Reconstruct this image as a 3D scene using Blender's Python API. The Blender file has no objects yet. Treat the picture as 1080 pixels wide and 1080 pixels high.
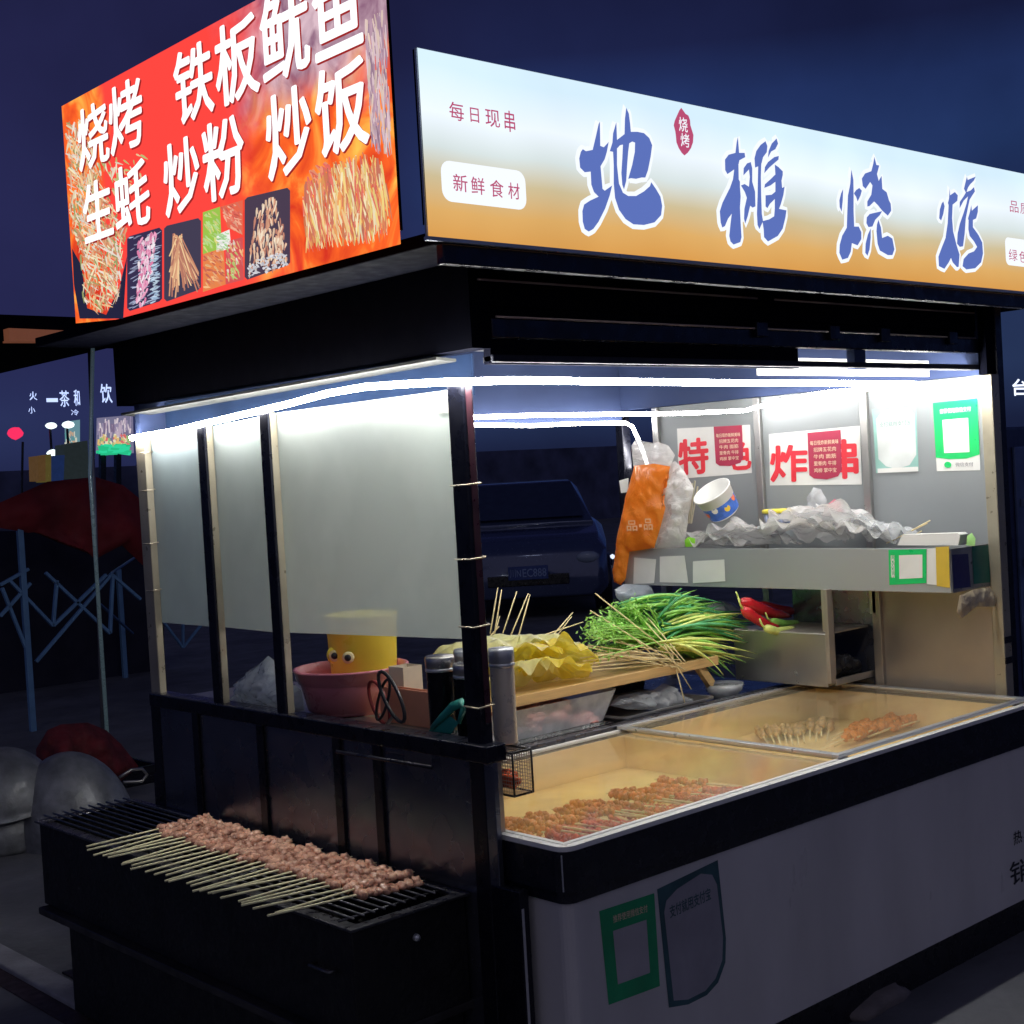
import bpy, bmesh, math, random
from mathutils import Vector, Matrix, noise
random.seed(7)
R = math.radians
S = bpy.context.scene
COL = S.collection
# ------------------------------------------------------------------ camera frame and surveying
F = 1470.0
def norm(v): return v / v.length
AX = norm(Vector((1620, -132, F)))
AY = Vector((-1331, 39, F)); AY = norm(AY - AX * AX.dot(AY))
AZ = AX.cross(AY)
if AZ.y > 0: AZ = -AZ
CAM = Vector((-2.15286, -2.26926, 1.6))
def ray(u, v):
    c = Vector((u - 540, v - 540, F))
    return Vector((AX.dot(c), AY.dot(c), AZ.dot(c)))
def on(u, v, ax, val):
    """survey: the point of the plane axis=val seen at (u,v) of the photograph"""
    r = ray(u, v); t = (val - CAM[ax]) / r[ax]
    return CAM + r * t
# ------------------------------------------------------------------ materials
def M(name, col, rough=.5, metal=0., emit=0., ecol=None, var=.12, scale=9., bump=0., bscale=60., spec=.5, trans=0., alpha=1., sub=0., coat=0., rvar=.15, stretch=None):
    m = bpy.data.materials.new(name); m.use_nodes = True
    nt = m.node_tree; N = nt.nodes; L = nt.links
    b = N['Principled BSDF']
    b.inputs['Roughness'].default_value = rough; b.inputs['Metallic'].default_value = metal
    b.inputs['Specular IOR Level'].default_value = spec
    b.inputs['Coat Weight'].default_value = coat
    b.inputs['Subsurface Weight'].default_value = sub
    if sub: b.inputs['Subsurface Radius'].default_value = (.01, .004, .003)
    b.inputs['Transmission Weight'].default_value = trans
    b.inputs['Alpha'].default_value = alpha
    tc = N.new('ShaderNodeTexCoord'); src = tc.outputs['Object']
    if stretch:
        mp = N.new('ShaderNodeMapping'); mp.inputs['Scale'].default_value = stretch
        L.new(src, mp.inputs['Vector']); src = mp.outputs['Vector']
    n = N.new('ShaderNodeTexNoise'); n.inputs['Scale'].default_value = scale; n.inputs['Detail'].default_value = 6
    L.new(src, n.inputs['Vector'])
    r = N.new('ShaderNodeValToRGB'); c = Vector(col[:3])
    r.color_ramp.elements[0].position = .3; r.color_ramp.elements[1].position = .7
    r.color_ramp.elements[0].color = (*(c * (1 - var)), 1); r.color_ramp.elements[1].color = (*[min(1, x * (1 + var)) for x in c], 1)
    L.new(n.outputs['Fac'], r.inputs['Fac']); L.new(r.outputs['Color'], b.inputs['Base Color'])
    if rvar:
        mr = N.new('ShaderNodeMapRange'); mr.inputs['To Min'].default_value = max(.02, rough - rvar); mr.inputs['To Max'].default_value = min(1, rough + rvar)
        mr.inputs['From Min'].default_value = .3; mr.inputs['From Max'].default_value = .7
        n3 = N.new('ShaderNodeTexNoise'); n3.inputs['Scale'].default_value = scale * 2.7; n3.inputs['Detail'].default_value = 8
        L.new(src, n3.inputs['Vector']); L.new(n3.outputs['Fac'], mr.inputs['Value']); L.new(mr.outputs['Result'], b.inputs['Roughness'])
    if bump:
        n2 = N.new('ShaderNodeTexNoise'); n2.inputs['Scale'].default_value = bscale; n2.inputs['Detail'].default_value = 5
        L.new(src, n2.inputs['Vector'])
        bp = N.new('ShaderNodeBump'); bp.inputs['Strength'].default_value = bump; bp.inputs['Distance'].default_value = .01
        L.new(n2.outputs['Fac'], bp.inputs['Height']); L.new(bp.outputs['Normal'], b.inputs['Normal'])
    if emit:
        b.inputs['Emission Strength'].default_value = emit
        b.inputs['Emission Color'].default_value = (*(ecol or col)[:3], 1)
    return m
def emis(name, col, s=1.):
    m = bpy.data.materials.new(name); m.use_nodes = True; nt = m.node_tree; nt.nodes.clear()
    e = nt.nodes.new('ShaderNodeEmission'); o = nt.nodes.new('ShaderNodeOutputMaterial')
    e.inputs['Color'].default_value = (*col, 1); e.inputs['Strength'].default_value = s
    nt.links.new(e.outputs[0], o.inputs[0]); return m
def attrib_mat(name, emission=0., rough=.6):
    m = bpy.data.materials.new(name); m.use_nodes = True; nt = m.node_tree
    a = nt.nodes.new('ShaderNodeAttribute'); a.attribute_name = 'tint'
    b = nt.nodes['Principled BSDF']; b.inputs['Roughness'].default_value = rough
    if emission:
        b.inputs['Base Color'].default_value = (0, 0, 0, 1)
        nt.links.new(a.outputs['Color'], b.inputs['Emission Color']); b.inputs['Emission Strength'].default_value = emission
    else: nt.links.new(a.outputs['Color'], b.inputs['Base Color'])
    return m
def film(name, col, clear=.5, rough=.25, transl=.3, bump=.3, bscale=40, gloss=.25):
    """thin sheet: part see-through, part scattering, with a sheen"""
    m = bpy.data.materials.new(name); m.use_nodes = True; nt = m.node_tree; N = nt.nodes; L = nt.links; N.clear()
    o = N.new('ShaderNodeOutputMaterial'); tr = N.new('ShaderNodeBsdfTransparent')
    d = N.new('ShaderNodeBsdfDiffuse'); t = N.new('ShaderNodeBsdfTranslucent'); g = N.new('ShaderNodeBsdfGlossy')
    d.inputs['Color'].default_value = (*col, 1); t.inputs['Color'].default_value = (*col, 1); g.inputs['Roughness'].default_value = rough
    g.inputs['Color'].default_value = (.9, .9, .9, 1)
    tc = N.new('ShaderNodeTexCoord'); n = N.new('ShaderNodeTexNoise'); n.inputs['Scale'].default_value = bscale; n.inputs['Detail'].default_value = 5
    n.inputs['Distortion'].default_value = .6
    L.new(tc.outputs['Object'], n.inputs['Vector'])
    bp = N.new('ShaderNodeBump'); bp.inputs['Strength'].default_value = bump; bp.inputs['Distance'].default_value = .01
    L.new(n.outputs['Fac'], bp.inputs['Height'])
    for x in (d, t, g): L.new(bp.outputs['Normal'], x.inputs['Normal'])
    m1 = N.new('ShaderNodeMixShader'); m1.inputs[0].default_value = transl; L.new(d.outputs[0], m1.inputs[1]); L.new(t.outputs[0], m1.inputs[2])
    m2 = N.new('ShaderNodeMixShader'); L.new(m1.outputs[0], m2.inputs[1]); L.new(tr.outputs[0], m2.inputs[2])
    mr = N.new('ShaderNodeMapRange'); mr.inputs['From Min'].default_value = .35; mr.inputs['From Max'].default_value = .65
    mr.inputs['To Min'].default_value = max(0, clear - .12); mr.inputs['To Max'].default_value = min(1, clear + .12)
    n2 = N.new('ShaderNodeTexNoise'); n2.inputs['Scale'].default_value = bscale * .3; n2.inputs['Detail'].default_value = 4
    L.new(tc.outputs['Object'], n2.inputs['Vector']); L.new(n2.outputs['Fac'], mr.inputs['Value']); L.new(mr.outputs['Result'], m2.inputs[0])
    fr = N.new('ShaderNodeLayerWeight'); L.new(bp.outputs['Normal'], fr.inputs['Normal']); pw = N.new('ShaderNodeMath'); pw.operation = 'POWER'; pw.inputs[1].default_value = 5.; L.new(fr.outputs['Facing'], pw.inputs[0])
    mu = N.new('ShaderNodeMath'); mu.operation = 'MULTIPLY_ADD'; mu.inputs[1].default_value = .75; mu.inputs[2].default_value = .03 + gloss * .15; L.new(pw.outputs[0], mu.inputs[0])
    m3 = N.new('ShaderNodeMixShader'); L.new(mu.outputs[0], m3.inputs[0]); L.new(m2.outputs[0], m3.inputs[1]); L.new(g.outputs[0], m3.inputs[2])
    L.new(m3.outputs[0], o.inputs[0]); return m

DARK = M('dark painted steel', (.012, .013, .024), .32, .5, bump=.05, bscale=25)
ROOFM = M('roof sheet', (.0015, .002, .007), .9, 0., bump=.05, bscale=8, spec=.06)
STEEL = M('brushed steel', (.45, .44, .43), .32, .85, var=.06, scale=3, rvar=.06)
STEELD = M('stained steel panel', (.40, .36, .32), .36, .6, var=.14, scale=3, rvar=.08)
STEELB = M('smoked steel', (.17, .18, .23), .27, .85, var=.3, scale=3, rvar=.08)
ALU = M('aluminium trim', (.60, .62, .66), .3, .6, var=.04, rvar=.03)
TANP = M('scuffed lit post', (.42, .38, .29), .4, .45, var=.14, scale=9, bump=.03)  # tan carries the LED light on the left wall's posts
MAROON = M('maroon post reflection', (.055, .018, .028), .35, .2, var=.25)
WIRE = M('tie wire', (.5, .45, .35), .35, .9)
WOOD = M('blond board', (.62, .40, .17), .5, var=.18, scale=6, bump=.1, bscale=30, stretch=(1, 14, 14))
BAMBOO = M('bamboo', (.88, .70, .38), .55, var=.22, scale=30, stretch=(1, 1, 1))
BAMBOOF = M('pale bamboo', (.95, .83, .50), .55, var=.22, scale=30)
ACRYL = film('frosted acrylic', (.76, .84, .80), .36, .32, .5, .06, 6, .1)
GRAYP = film('grey end panel', (.40, .43, .45), .02, .45, .3, .02, 5, .0)
BLUEP = M('blue cap sheet', (.045, .065, .15), .7, 0, var=.15, scale=3, spec=.15)
BLACK = M('black plastic', (.012, .012, .016), .3)
BLACKM = M('sooty iron', (.008, .008, .01), .6, .3, var=.4, bump=.3, bscale=50)
IRONR = M('worn iron rod', (.12, .12, .13), .4, .9, var=.4, scale=30)
CAB = M('cream cabinet', (.58, .56, .58), .4, var=.14, scale=2.2, stretch=(1.5, 1.5, .5))
BAND = M('black freezer band', (.010, .011, .020), .25, var=.2)
LINER = M('freezer liner', (1.0, .74, .36), .5, var=.12, scale=3, stretch=(.6, 4, 4))
LINERF = M('tray paper in freezer', (.95, .62, .26), .6, var=.25, scale=5)
GLASS = film('cold lid glass', (1., .88, .62), .84, .10, .3, .01, 5, .0)
WHITE = M('white trim', (.82, .82, .80), .4, var=.04)
PAPER = M('white paper', (.78, .78, .76), .7, var=.05)
LED = emis('led strip', (1., .98, .93), 80)
BAGW = film('white carrier film', (.90, .91, .92), .34, .35, .5, .6, 38, .05)
def poly_film(name, col, clear, st):
    m = film(name, col, clear, .2, .5, 1., 22, .3); N = m.node_tree.nodes; L = m.node_tree.links
    tcn = [n for n in N if n.type == 'TEX_COORD'][0]; mp = N.new('ShaderNodeMapping'); mp.inputs['Scale'].default_value = st; mp.inputs['Rotation'].default_value = (.4, .2, .6)
    L.new(tcn.outputs['Object'], mp.inputs['Vector'])
    for n in N:
        if n.type == 'TEX_NOISE': L.new(mp.outputs[0], n.inputs['Vector']); n.inputs['Distortion'].default_value = 1.4
    return m
BAGW = poly_film('white polythene', (.97, .97, .97), .30, (1.6, .35, 1.2))
BAGC = film('clear crumpled film', (.85, .88, .92), .55, .25, .4, .5, 40, .15)
BAGG = film('grey carrier film', (.55, .62, .72), .25, .22, .4, .9, 25, .5)
ORANGE = film('orange bag film', (1., .33, .03), .08, .3, .45, .7, 18, .2)
PINK = M('pink plastic', (.66, .22, .27), .35, var=.12, coat=.2)
YELLOW = M('yellow plastic', (.95, .80, .08), .4, var=.08)
TEAL = M('teal plastic', (.02, .30, .24), .4)
PEACH = M('peach board', (.75, .33, .20), .6)
RED = M('red print', (.75, .03, .05), .5, var=.08)
PRED = M('red pepper', (.62, .02, .03), .18, coat=.5, var=.2)
GREEN = M('sticker green', (.01, .55, .14), .4, var=.04)
GREEND = M('faded sticker green', (.01, .30, .12), .5, var=.2)
TEALD = M('faded sticker teal', (.03, .09, .11), .5, var=.3)
INK = M('ink', (.02, .02, .03), .5, var=.1)
GREYQ = M('printed grey block', (.30, .30, .32), .6, var=.4, scale=90)
BEIGE = M('beige ink', (.82, .62, .45), .6, var=.1)
TAN = M('tan packing tape', (.85, .66, .42), .35, var=.3, bump=.6, bscale=50)
MUST = M('mustard edge', (.65, .45, .05), .5)
NAVY = M('navy card', (.04, .04, .16), .4)
DGREEN = M('dark green card', (.015, .20, .14), .4)
BLUET = M('blue tent steel', (.13, .27, .48), .5, .1)
CANOPY = M('dark red canopy', (.19, .012, .018), .8, var=.4, scale=3, bump=.4, bscale=6)
REDC = M('red cloth', (.10, .007, .013), .85, var=.5, scale=12, bump=.8, bscale=14)
WOKM = M('hammered wok', (.20, .21, .23), .45, .35, var=.35, scale=12, bump=.35, bscale=28)
GROUND = M('worn paving', (.125, .128, .145), .7, var=.3, scale=2.2, bump=.4, bscale=30)
KERB = M('kerb stone', (.24, .24, .27), .75, var=.25, scale=8, bump=.4, bscale=40)
SHADOWM = M('shadow sheet', (.010, .009, .013), .55, var=.4, bump=.2, bscale=20)  # near-black colour for the painted ground shadow
STONE = M('stone', (.16, .14, .14), .8, var=.3, bump=.5)
CARP = M('blue car paint', (.06, .08, .17), .15, .3, coat=.8, var=.05)
CARG = M('car glass', (.03, .04, .08), .06, .0, spec=.8)
PLATE = M('number plate blue', (.02, .05, .22), .4)
PLATET = M('number plate white', (.20, .28, .50), .4)
BRICK = M('far wall', (.07, .08, .16), .8, var=.4, scale=1.5)
MEAT = M('raw marinated meat', (.86, .36, .24), .16, var=.6, scale=34, bump=.45, bscale=110, sub=.15, coat=.5)
MEAT2 = M('marinated red meat', (.90, .11, .035), .28, var=.6, scale=45, bump=.4, bscale=90, sub=.1)
MEAT3 = M('orange marinated meat', (.75, .26, .04), .35, var=.35, scale=60, bump=.4, bscale=90)
MEATB = M('brown tofu meat', (.60, .38, .16), .4, var=.4, scale=60, bump=.4)
TUBMEAT = M('fatty pink meat', (.58, .27, .24), .35, var=.5, scale=28, bump=.6, bscale=60, coat=.3)
CHIVE = [M('chive blue green', (.10, .42, .17), .35, var=.3, scale=20), M('chive green', (.30, .64, .12), .35, var=.3, scale=20), M('chive yellow green', (.72, .86, .22), .35, var=.3, scale=20)]
LEAFY = M('herb leaf', (.36, .70, .15), .45, var=.4, scale=40)
CABB = film('yellow cabbage', (.95, .80, .10), .12, .4, .45, .5, 40, .0)
CABW = film('pale cabbage rib', (.92, .92, .48), .12, .4, .45, .5, 40, .0)
TINT = attrib_mat('tinted print', 0, .5)
TINTE = attrib_mat('backlit print', .85)
# ------------------------------------------------------------------ objects
def tagit(o, label=None, cat=None, group=None, kind=None):
    if label: o['label'] = label
    if cat: o['category'] = cat
    if group: o['group'] = group
    if kind: o['kind'] = kind
    return o
def thing(name, label, cat, loc=(0, 0, 0), group=None, rz=0):
    o = bpy.data.objects.new(name, None); COL.objects.link(o); o.location = loc; o.rotation_euler = (0, 0, rz); o.empty_display_size = .05
    return tagit(o, label, cat, group)
def wloc(p):
    v = Vector((0, 0, 0))
    while p is not None: v += Vector(p.location); p = p.parent
    return v
class MB:
    def __init__(s): s.v = []; s.f = []; s.m = []; s.c = []; s.mi = 0; s.col = (1, 1, 1)
    def face(s, idx): s.f.append(idx); s.m.append(s.mi); s.c.append(s.col)
    def add(s, vs, fs):
        o = len(s.v); s.v += [tuple(p) for p in vs]
        for f in fs: s.face([i + o for i in f])
        return s
    def box(s, x0, x1, y0, y1, z0, z1):
        vs = [(x, y, z) for z in (z0, z1) for y in (y0, y1) for x in (x0, x1)]
        return s.add(vs, [(0, 2, 3, 1), (4, 5, 7, 6), (0, 1, 5, 4), (1, 3, 7, 5), (3, 2, 6, 7), (2, 0, 4, 6)])
    def obox(s, a, b, w, h, up=(0, 0, 1)):
        """bar from a to b, w wide and h high"""
        a = Vector(a); b = Vector(b); d = (b - a).normalized(); u = Vector(up)
        if abs(d.dot(u)) > .95: u = Vector((1, 0, 0))
        sd = d.cross(u).normalized(); u = sd.cross(d)
        vs = [p + sd * i * w / 2 + u * j * h / 2 for p in (a, b) for j in (-1, 1) for i in (-1, 1)]
        return s.add(vs, [(0, 2, 3, 1), (4, 5, 7, 6), (0, 1, 5, 4), (1, 3, 7, 5), (3, 2, 6, 7), (2, 0, 4, 6)])
    def tube(s, pts, r, n=8, caps=True, closed=False):
        pts = [Vector(p) for p in pts]; k = len(pts); rs = r if isinstance(r, (list, tuple)) else [r] * k
        vs = []; up = None
        for i, p in enumerate(pts):
            if closed: d = pts[(i + 1) % k] - pts[i - 1]
            else: d = pts[min(i + 1, k - 1)] - pts[max(i - 1, 0)]
            if d.length < 1e-9: d = Vector((0, 0, 1))
            d.normalize()
            if up is None: up = Vector((0, 0, 1)) if abs(d.z) < .9 else Vector((1, 0, 0))
            a = d.cross(up).normalized(); up = a.cross(d)
            for j in range(n):
                t = 2 * math.pi * j / n; vs.append(p + (a * math.cos(t) + up * math.sin(t)) * rs[i])
        fs = []
        for i in range(k if closed else k - 1):
            i2 = (i + 1) % k
            for j in range(n): fs.append((i * n + j, i * n + (j + 1) % n, i2 * n + (j + 1) % n, i2 * n + j))
        if caps and not closed: fs += [tuple(range(n))[::-1], tuple((k - 1) * n + j for j in range(n))]
        return s.add(vs, fs)
    def lathe(s, prof, c=(0, 0, 0), n=32, mat=None, wob=0):
        c = Vector(c); vs = []; k = len(prof)
        for (r, z) in prof:
            for j in range(n):
                t = 2 * math.pi * j / n; rr = r * (1 + wob * math.sin(3 * t + z * 20))
                p = Vector((rr * math.cos(t), rr * math.sin(t), z))
                if mat: p = mat @ p
                vs.append(c + p)
        fs = [(i * n + j, i * n + (j + 1) % n, (i + 1) * n + (j + 1) % n, (i + 1) * n + j) for i in range(k - 1) for j in range(n)]
        return s.add(vs, fs)
    def poly(s, pts, nrm=None, th=0):
        """outline -> flat plate (front face fan-triangulated by bmesh later), th thick along -nrm"""
        pts = [Vector(p) for p in pts]; k = len(pts)
        if th:
            b = [p - Vector(nrm) * th for p in pts]
            return s.add(pts + b, [tuple(range(k)), tuple(range(2 * k - 1, k - 1, -1))] + [(i, (i + 1) % k, k + (i + 1) % k, k + i) for i in range(k)])
        return s.add(pts, [tuple(range(k))])
    def lump(s, c, r, sc=(1, 1, 1), sub=2, amp=.25, fr=1.5, rot=None):
        bm = bmesh.new(); bmesh.ops.create_icosphere(bm, subdivisions=sub, radius=1); sd = Vector([random.random() * 50 for _ in range(3)])
        vs = []
        for v in bm.verts:
            p = v.co * (1 + amp * noise.noise(v.co * fr + sd)); p = Vector((p.x * sc[0], p.y * sc[1], p.z * sc[2])) * r
            if rot: p = rot @ p
            vs.append(Vector(c) + p)
        fs = [tuple(v.index for v in f.verts) for f in bm.faces]; bm.free()
        return s.add(vs, fs)
    def text(s, body, P, U, V, weight=.0, shear=0., lift=None):
        """glyph outlines stretched to fill the rectangle P, P+U, P+V"""
        c = bpy.data.curves.new('t', 'FONT'); c.body = body; c.offset = 0; c.resolution_u = 2
        o = bpy.data.objects.new('t', c); COL.objects.link(o)
        dg = bpy.context.evaluated_depsgraph_get(); me = bpy.data.meshes.new_from_object(o.evaluated_get(dg))
        if len(me.vertices):
            xs = [v.co.x for v in me.vertices]; ys = [v.co.y for v in me.vertices]
            x0, x1, y0, y1 = min(xs), max(xs), min(ys), max(ys)
            P = Vector(P); U = Vector(U); V = Vector(V); L_ = Vector(lift) if lift else Vector((0, 0, 0))
            vs = []
            for v in me.vertices:
                a = (v.co.x - x0) / (x1 - x0 + 1e-9); b = (v.co.y - y0) / (y1 - y0 + 1e-9)
                vs.append(P + U * (a + shear * (b - .5)) + V * b + L_)
            nn = U.cross(V).normalized(); hh = V.length * weight * .62; fs = [tuple(p.vertices) for p in me.polygons]
            s.add(vs, fs)
            if hh > 0:
                for q in range(8 if weight > .03 else 4):
                    d_ = U.normalized() * math.cos(q * math.pi / (4 if weight > .03 else 2)) * hh * .8 + V.normalized() * math.sin(q * math.pi / (4 if weight > .03 else 2)) * hh * .6 + nn * 4e-5 * (q + 1)
                    s.add([v + d_ for v in vs], fs)
        bpy.data.objects.remove(o); bpy.data.curves.remove(c); bpy.data.meshes.remove(me)
        return s
    def build(s, name, mats, parent=None, smooth=False, bevel=0, label=None, base=None, world=True):
        me = bpy.data.meshes.new(name); off = wloc(parent) if (parent is not None and world) else Vector((0, 0, 0))
        if base is not None: off = Vector(base)
        me.from_pydata([tuple(Vector(p) - off) for p in s.v], [], s.f)
        mats = mats if isinstance(mats, (list, tuple)) else [mats]
        for m in mats: me.materials.append(m)
        for i, p in enumerate(me.polygons): p.material_index = s.m[i]; p.use_smooth = smooth
        if any(c != (1, 1, 1) for c in s.c):
            a = me.color_attributes.new('tint', 'FLOAT_COLOR', 'CORNER')
            for i, p in enumerate(me.polygons):
                for li in p.loop_indices: a.data[li].color = (*s.c[i], 1)
        me.validate(); me.update()
        o = bpy.data.objects.new(name, me); COL.objects.link(o)
        if parent is not None: o.parent = parent
        elif base is not None: o.location = base
        if bevel:
            b = o.modifiers.new('bevel', 'BEVEL'); b.width = bevel; b.segments = 3; b.limit_method = 'ANGLE'; b.angle_limit = R(40); b.harden_normals = False
        if label: o['label'] = label
        return o
def single(mb, name, mats, label, cat, group=None, kind=None, **k):
    vs = mb.v; c = Vector((sum(p[0] for p in vs) / len(vs), sum(p[1] for p in vs) / len(vs), min(p[2] for p in vs)))
    if kind == 'structure': c = Vector((0, 0, 0))
    return tagit(mb.build(name, mats, None, base=c, **k), label, cat, group, kind)
def copy_tree(o, parent=None):
    c = o.copy(); COL.objects.link(c); c.parent = parent
    for ch in list(o.children): copy_tree(ch, c)
    return c
def pillow(pts, nrm, th=.03, cuts=4, amp=.0, fr=12., seed=0, soft=1.):
    """a filled bag: closed outline, two bulging and creased sheets"""
    pts = [Vector(p) for p in pts]; nrm = Vector(nrm).normalized(); bm = bmesh.new()
    f = bm.faces.new([bm.verts.new(p) for p in pts]); bmesh.ops.triangulate(bm, faces=[f])
    for _ in range(cuts):
        long_ = [e for e in bm.edges if e.calc_length() > (.022 if th < .1 else .06)]
        if not long_: break
        bmesh.ops.subdivide_edges(bm, edges=long_, cuts=1); bmesh.ops.triangulate(bm, faces=[f for f in bm.faces if len(f.verts) > 3])
    for _ in range(3): bmesh.ops.smooth_vert(bm, verts=[v for v in bm.verts if not v.is_boundary], factor=.5, use_axis_x=True, use_axis_y=True, use_axis_z=True)
    segs = [(pts[i], pts[(i + 1) % len(pts)]) for i in range(len(pts))]
    def dist(p):
        d = 9
        for a, b in segs:
            ab = b - a; t = max(0, min(1, (p - a).dot(ab) / max(1e-9, ab.length_squared))); d = min(d, (p - a - ab * t).length)
        return d
    vs = [v.co.copy() for v in bm.verts]; bm.verts.index_update(); fs = [tuple(v.index for v in f.verts) for f in bm.faces]; bm.free()
    sd = Vector((seed * 3.1, seed * 7.7, seed)); A = []; B = []
    for p in vs:
        d = dist(p); h = th * min(1, (d / (.06 * soft))) ** .6
        nn = noise.noise(p * fr + sd) * .6 + noise.noise(p * fr * 2.7 + sd) * .4; ridge = abs(noise.noise(p * fr * 1.6 + sd * 2))
        k = amp * (nn + ridge + .35 * abs(noise.noise(p * fr * 5 + sd))) * min(1, d / .015 + .15)
        A.append(p + nrm * (h + k)); B.append(p - nrm * (h * .6 - k * .3))
    mb = MB(); n = len(vs); mb.add(A + B, fs + [tuple(i + n for i in f[::-1]) for f in fs]); return mb
def px(l, ax, val): return [on(u, v, ax, val) for u, v in l]

# ================================================================== SETTING
g = MB().box(-60, 80, -60, 90, -.3, 0); single(g, 'ground', GROUND, None, None, kind='structure')
a = on(164, 1080, 2, 0.02).x; b = on(115, 1080, 2, 0.02).x; c_ = on(78, 1080, 2, 0).x
single(MB().box(b, a, -3, 2.78, -.05, .02), 'kerb', KERB, None, None, kind='structure', bevel=.006)
single(MB().box(c_ - .02, b - .001, -3, 2.9, -.05, .005), 'gutter', M('dark gutter', (.03, .018, .022), .6, var=.4), None, None, kind='structure')
single(MB().box(-.2, 2.5, .15, 2.3, .0, .006), 'shadow_sheet', SHADOWM, 'black shadow sheet on the ground under the food stall', 'mat')  # dark sheet laid down in place of the shadow on the ground

# ================================================================== STALL
XL, XR, YF, YB = -.03, 2.25, .19, 1.86
stall = thing('food_stall', 'dark steel food stall with frosted side panels and glowing white light strips', 'food stall', (1.1, 1., 0))
def post(pts_low, pts_high, mats, name='post', bevel=.003, label=None):
    lo = [Vector(p) for p in pts_low]; hi = [Vector(p) for p in pts_high]
    mb = MB(); mb.add(lo + hi, [(3, 2, 1, 0), (4, 5, 6, 7), (0, 1, 5, 4), (1, 2, 6, 5), (2, 3, 7, 6), (3, 0, 4, 7)])
    return mb.build(name, mats, stall, bevel=bevel, label=label)
def vpost(x0, x1, y0, y1, z0, z1, mat, dy=0, **k):
    return post([(x0, y0, z0), (x1, y0, z0), (x1, y1, z0), (x0, y1, z0)], [(x0, y0 + dy, z1), (x1, y0 + dy, z1), (x1, y1 + dy, z1), (x0, y1 + dy, z1)], mat, **k)
# front-left post: leans like the photographed one
vpost(XL - .006, .022, .222, .275, .0, .952, DARK)
vpost(XL - .006, .000, .222, .275, .953, 1.835, DARK)
vpost(XL - .006, -.008, .120, .2215, .0, .64, DARK, label='short dark lower post beside the freezer')
MB().add([(-.022, .2205, 1.02), (-.003, .2205, 1.02), (-.006, .2205, 1.82), (-.025, .2205, 1.82)], [(0, 1, 2, 3)]).build('reflection_strip', MAROON, stall, label='maroon reflection strip on the front post')  # strip colour stands for a maroon reflection on the post
MB().add([(XL - .004, .1185, .02), (XL + .004, .1185, .02), (XL + .004, .1185, .60), (XL - .004, .1185, .60)], [(0, 1, 2, 3)]).build('edge_trim', ALU, stall)
MB().add([(-.030, .2205, .66), (.020, .2205, .66), (.020, .2205, .95), (-.030, .2205, .95)], [(0, 1, 2, 3)]).build('edge_trim', STEELD, stall)
# back-left post
vpost(XL - .006, .0, 1.80, 1.86, 0, .96, DARK)
vpost(XL, -.006, 1.80, 1.86, .96, 1.80, TANP, label='scuffed lit tan back post with wire ties')
for y in (1.055, 1.405):                                            # two middle posts of the left wall; LED light on inner faces coloured tan
    vpost(XL - .012, XL - .002, y - .002, y + .042, .96, 1.815, DARK)
    vpost(XL - .0015, -.009, y, y + .04, .96, 1.815, TANP)
for z, y in ((1.06, .222), (1.25, .222), (1.41, .222), (1.585, .222), (1.30, 1.80), (1.45, 1.80), (1.62, 1.80), (1.74, 1.80)):
    if y > 1: pts = [(XL - .010, y + .03, z), (XL - .006, y - .006, z), (.0, y - .006, z + .004), (.004, y + .03, z)]
    else: pts = [(XL - .012, y + .052, z), (XL - .018, y - .008, z), (.002, y - .008, z + .003), (.010, y + .02, z + .006)]
    MB().tube(pts, .0022, 6).build('tie_wire', WIRE, stall, smooth=True)
# counter rail and lower wall of the left side
MB().box(XL - .02, .012, .19, 1.84, .93, .972).build('rail', DARK, stall, bevel=.004)
MB().box(XL - .004, XL + .012, .19, 1.84, .12, .93).build('side_wall', STEELB, stall, bevel=.002)
for y in (.62, .80, 1.18, 1.55): MB().box(XL - .013, XL - .005, y, y + .035, .6, .929).build('wall_seam', DARK, stall, bevel=.002)
MB().tube([(XL - .035, .78, .90), (XL - .035, .38, .905)], .005, 8).build('grab_bar', DARK, stall, smooth=True)
# counter
mb = MB().box(.013, .42, .93, 1.80, .925, .952); mb.box(.013, .13, .28, .929, .925, .952); mb.build('counter', STEEL, stall, bevel=.003)
MB().box(.03, 2.2, .93, 1.84, .70, .742).build('counter', STEELB, stall, bevel=.003)
MB().box(.03, 2.2, 1.80, 1.84, .1, .698).build('back_wall', DARK, stall)
# left wall frosted panels
def panel(p0, p1, z0, z1, x, mat, name='side_panel', dy=0, th=.003):
    mb = MB().box(x, x + th, p0, p1, z0, z1); return mb.build(name, mat, stall)
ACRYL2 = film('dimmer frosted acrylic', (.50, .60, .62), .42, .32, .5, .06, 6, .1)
def ppanel(tl, tr, br, bl, mat):
    P = [on(*q, 0, -.005) for q in (tl, tr, br, bl)]; MB().poly(P, (-1, 0, 0), .003).build('side_panel', mat, stall)
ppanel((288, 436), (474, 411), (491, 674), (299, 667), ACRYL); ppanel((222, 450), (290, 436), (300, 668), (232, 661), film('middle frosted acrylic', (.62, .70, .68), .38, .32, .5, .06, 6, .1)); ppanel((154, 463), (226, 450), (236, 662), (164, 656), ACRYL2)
MB().box(-.010, -.0085, .30, .35, 1.76, 1.80).build('tape', film('clear tape', (.8, .8, .75), .4, .3, .3, .6, 60), stall)
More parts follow.
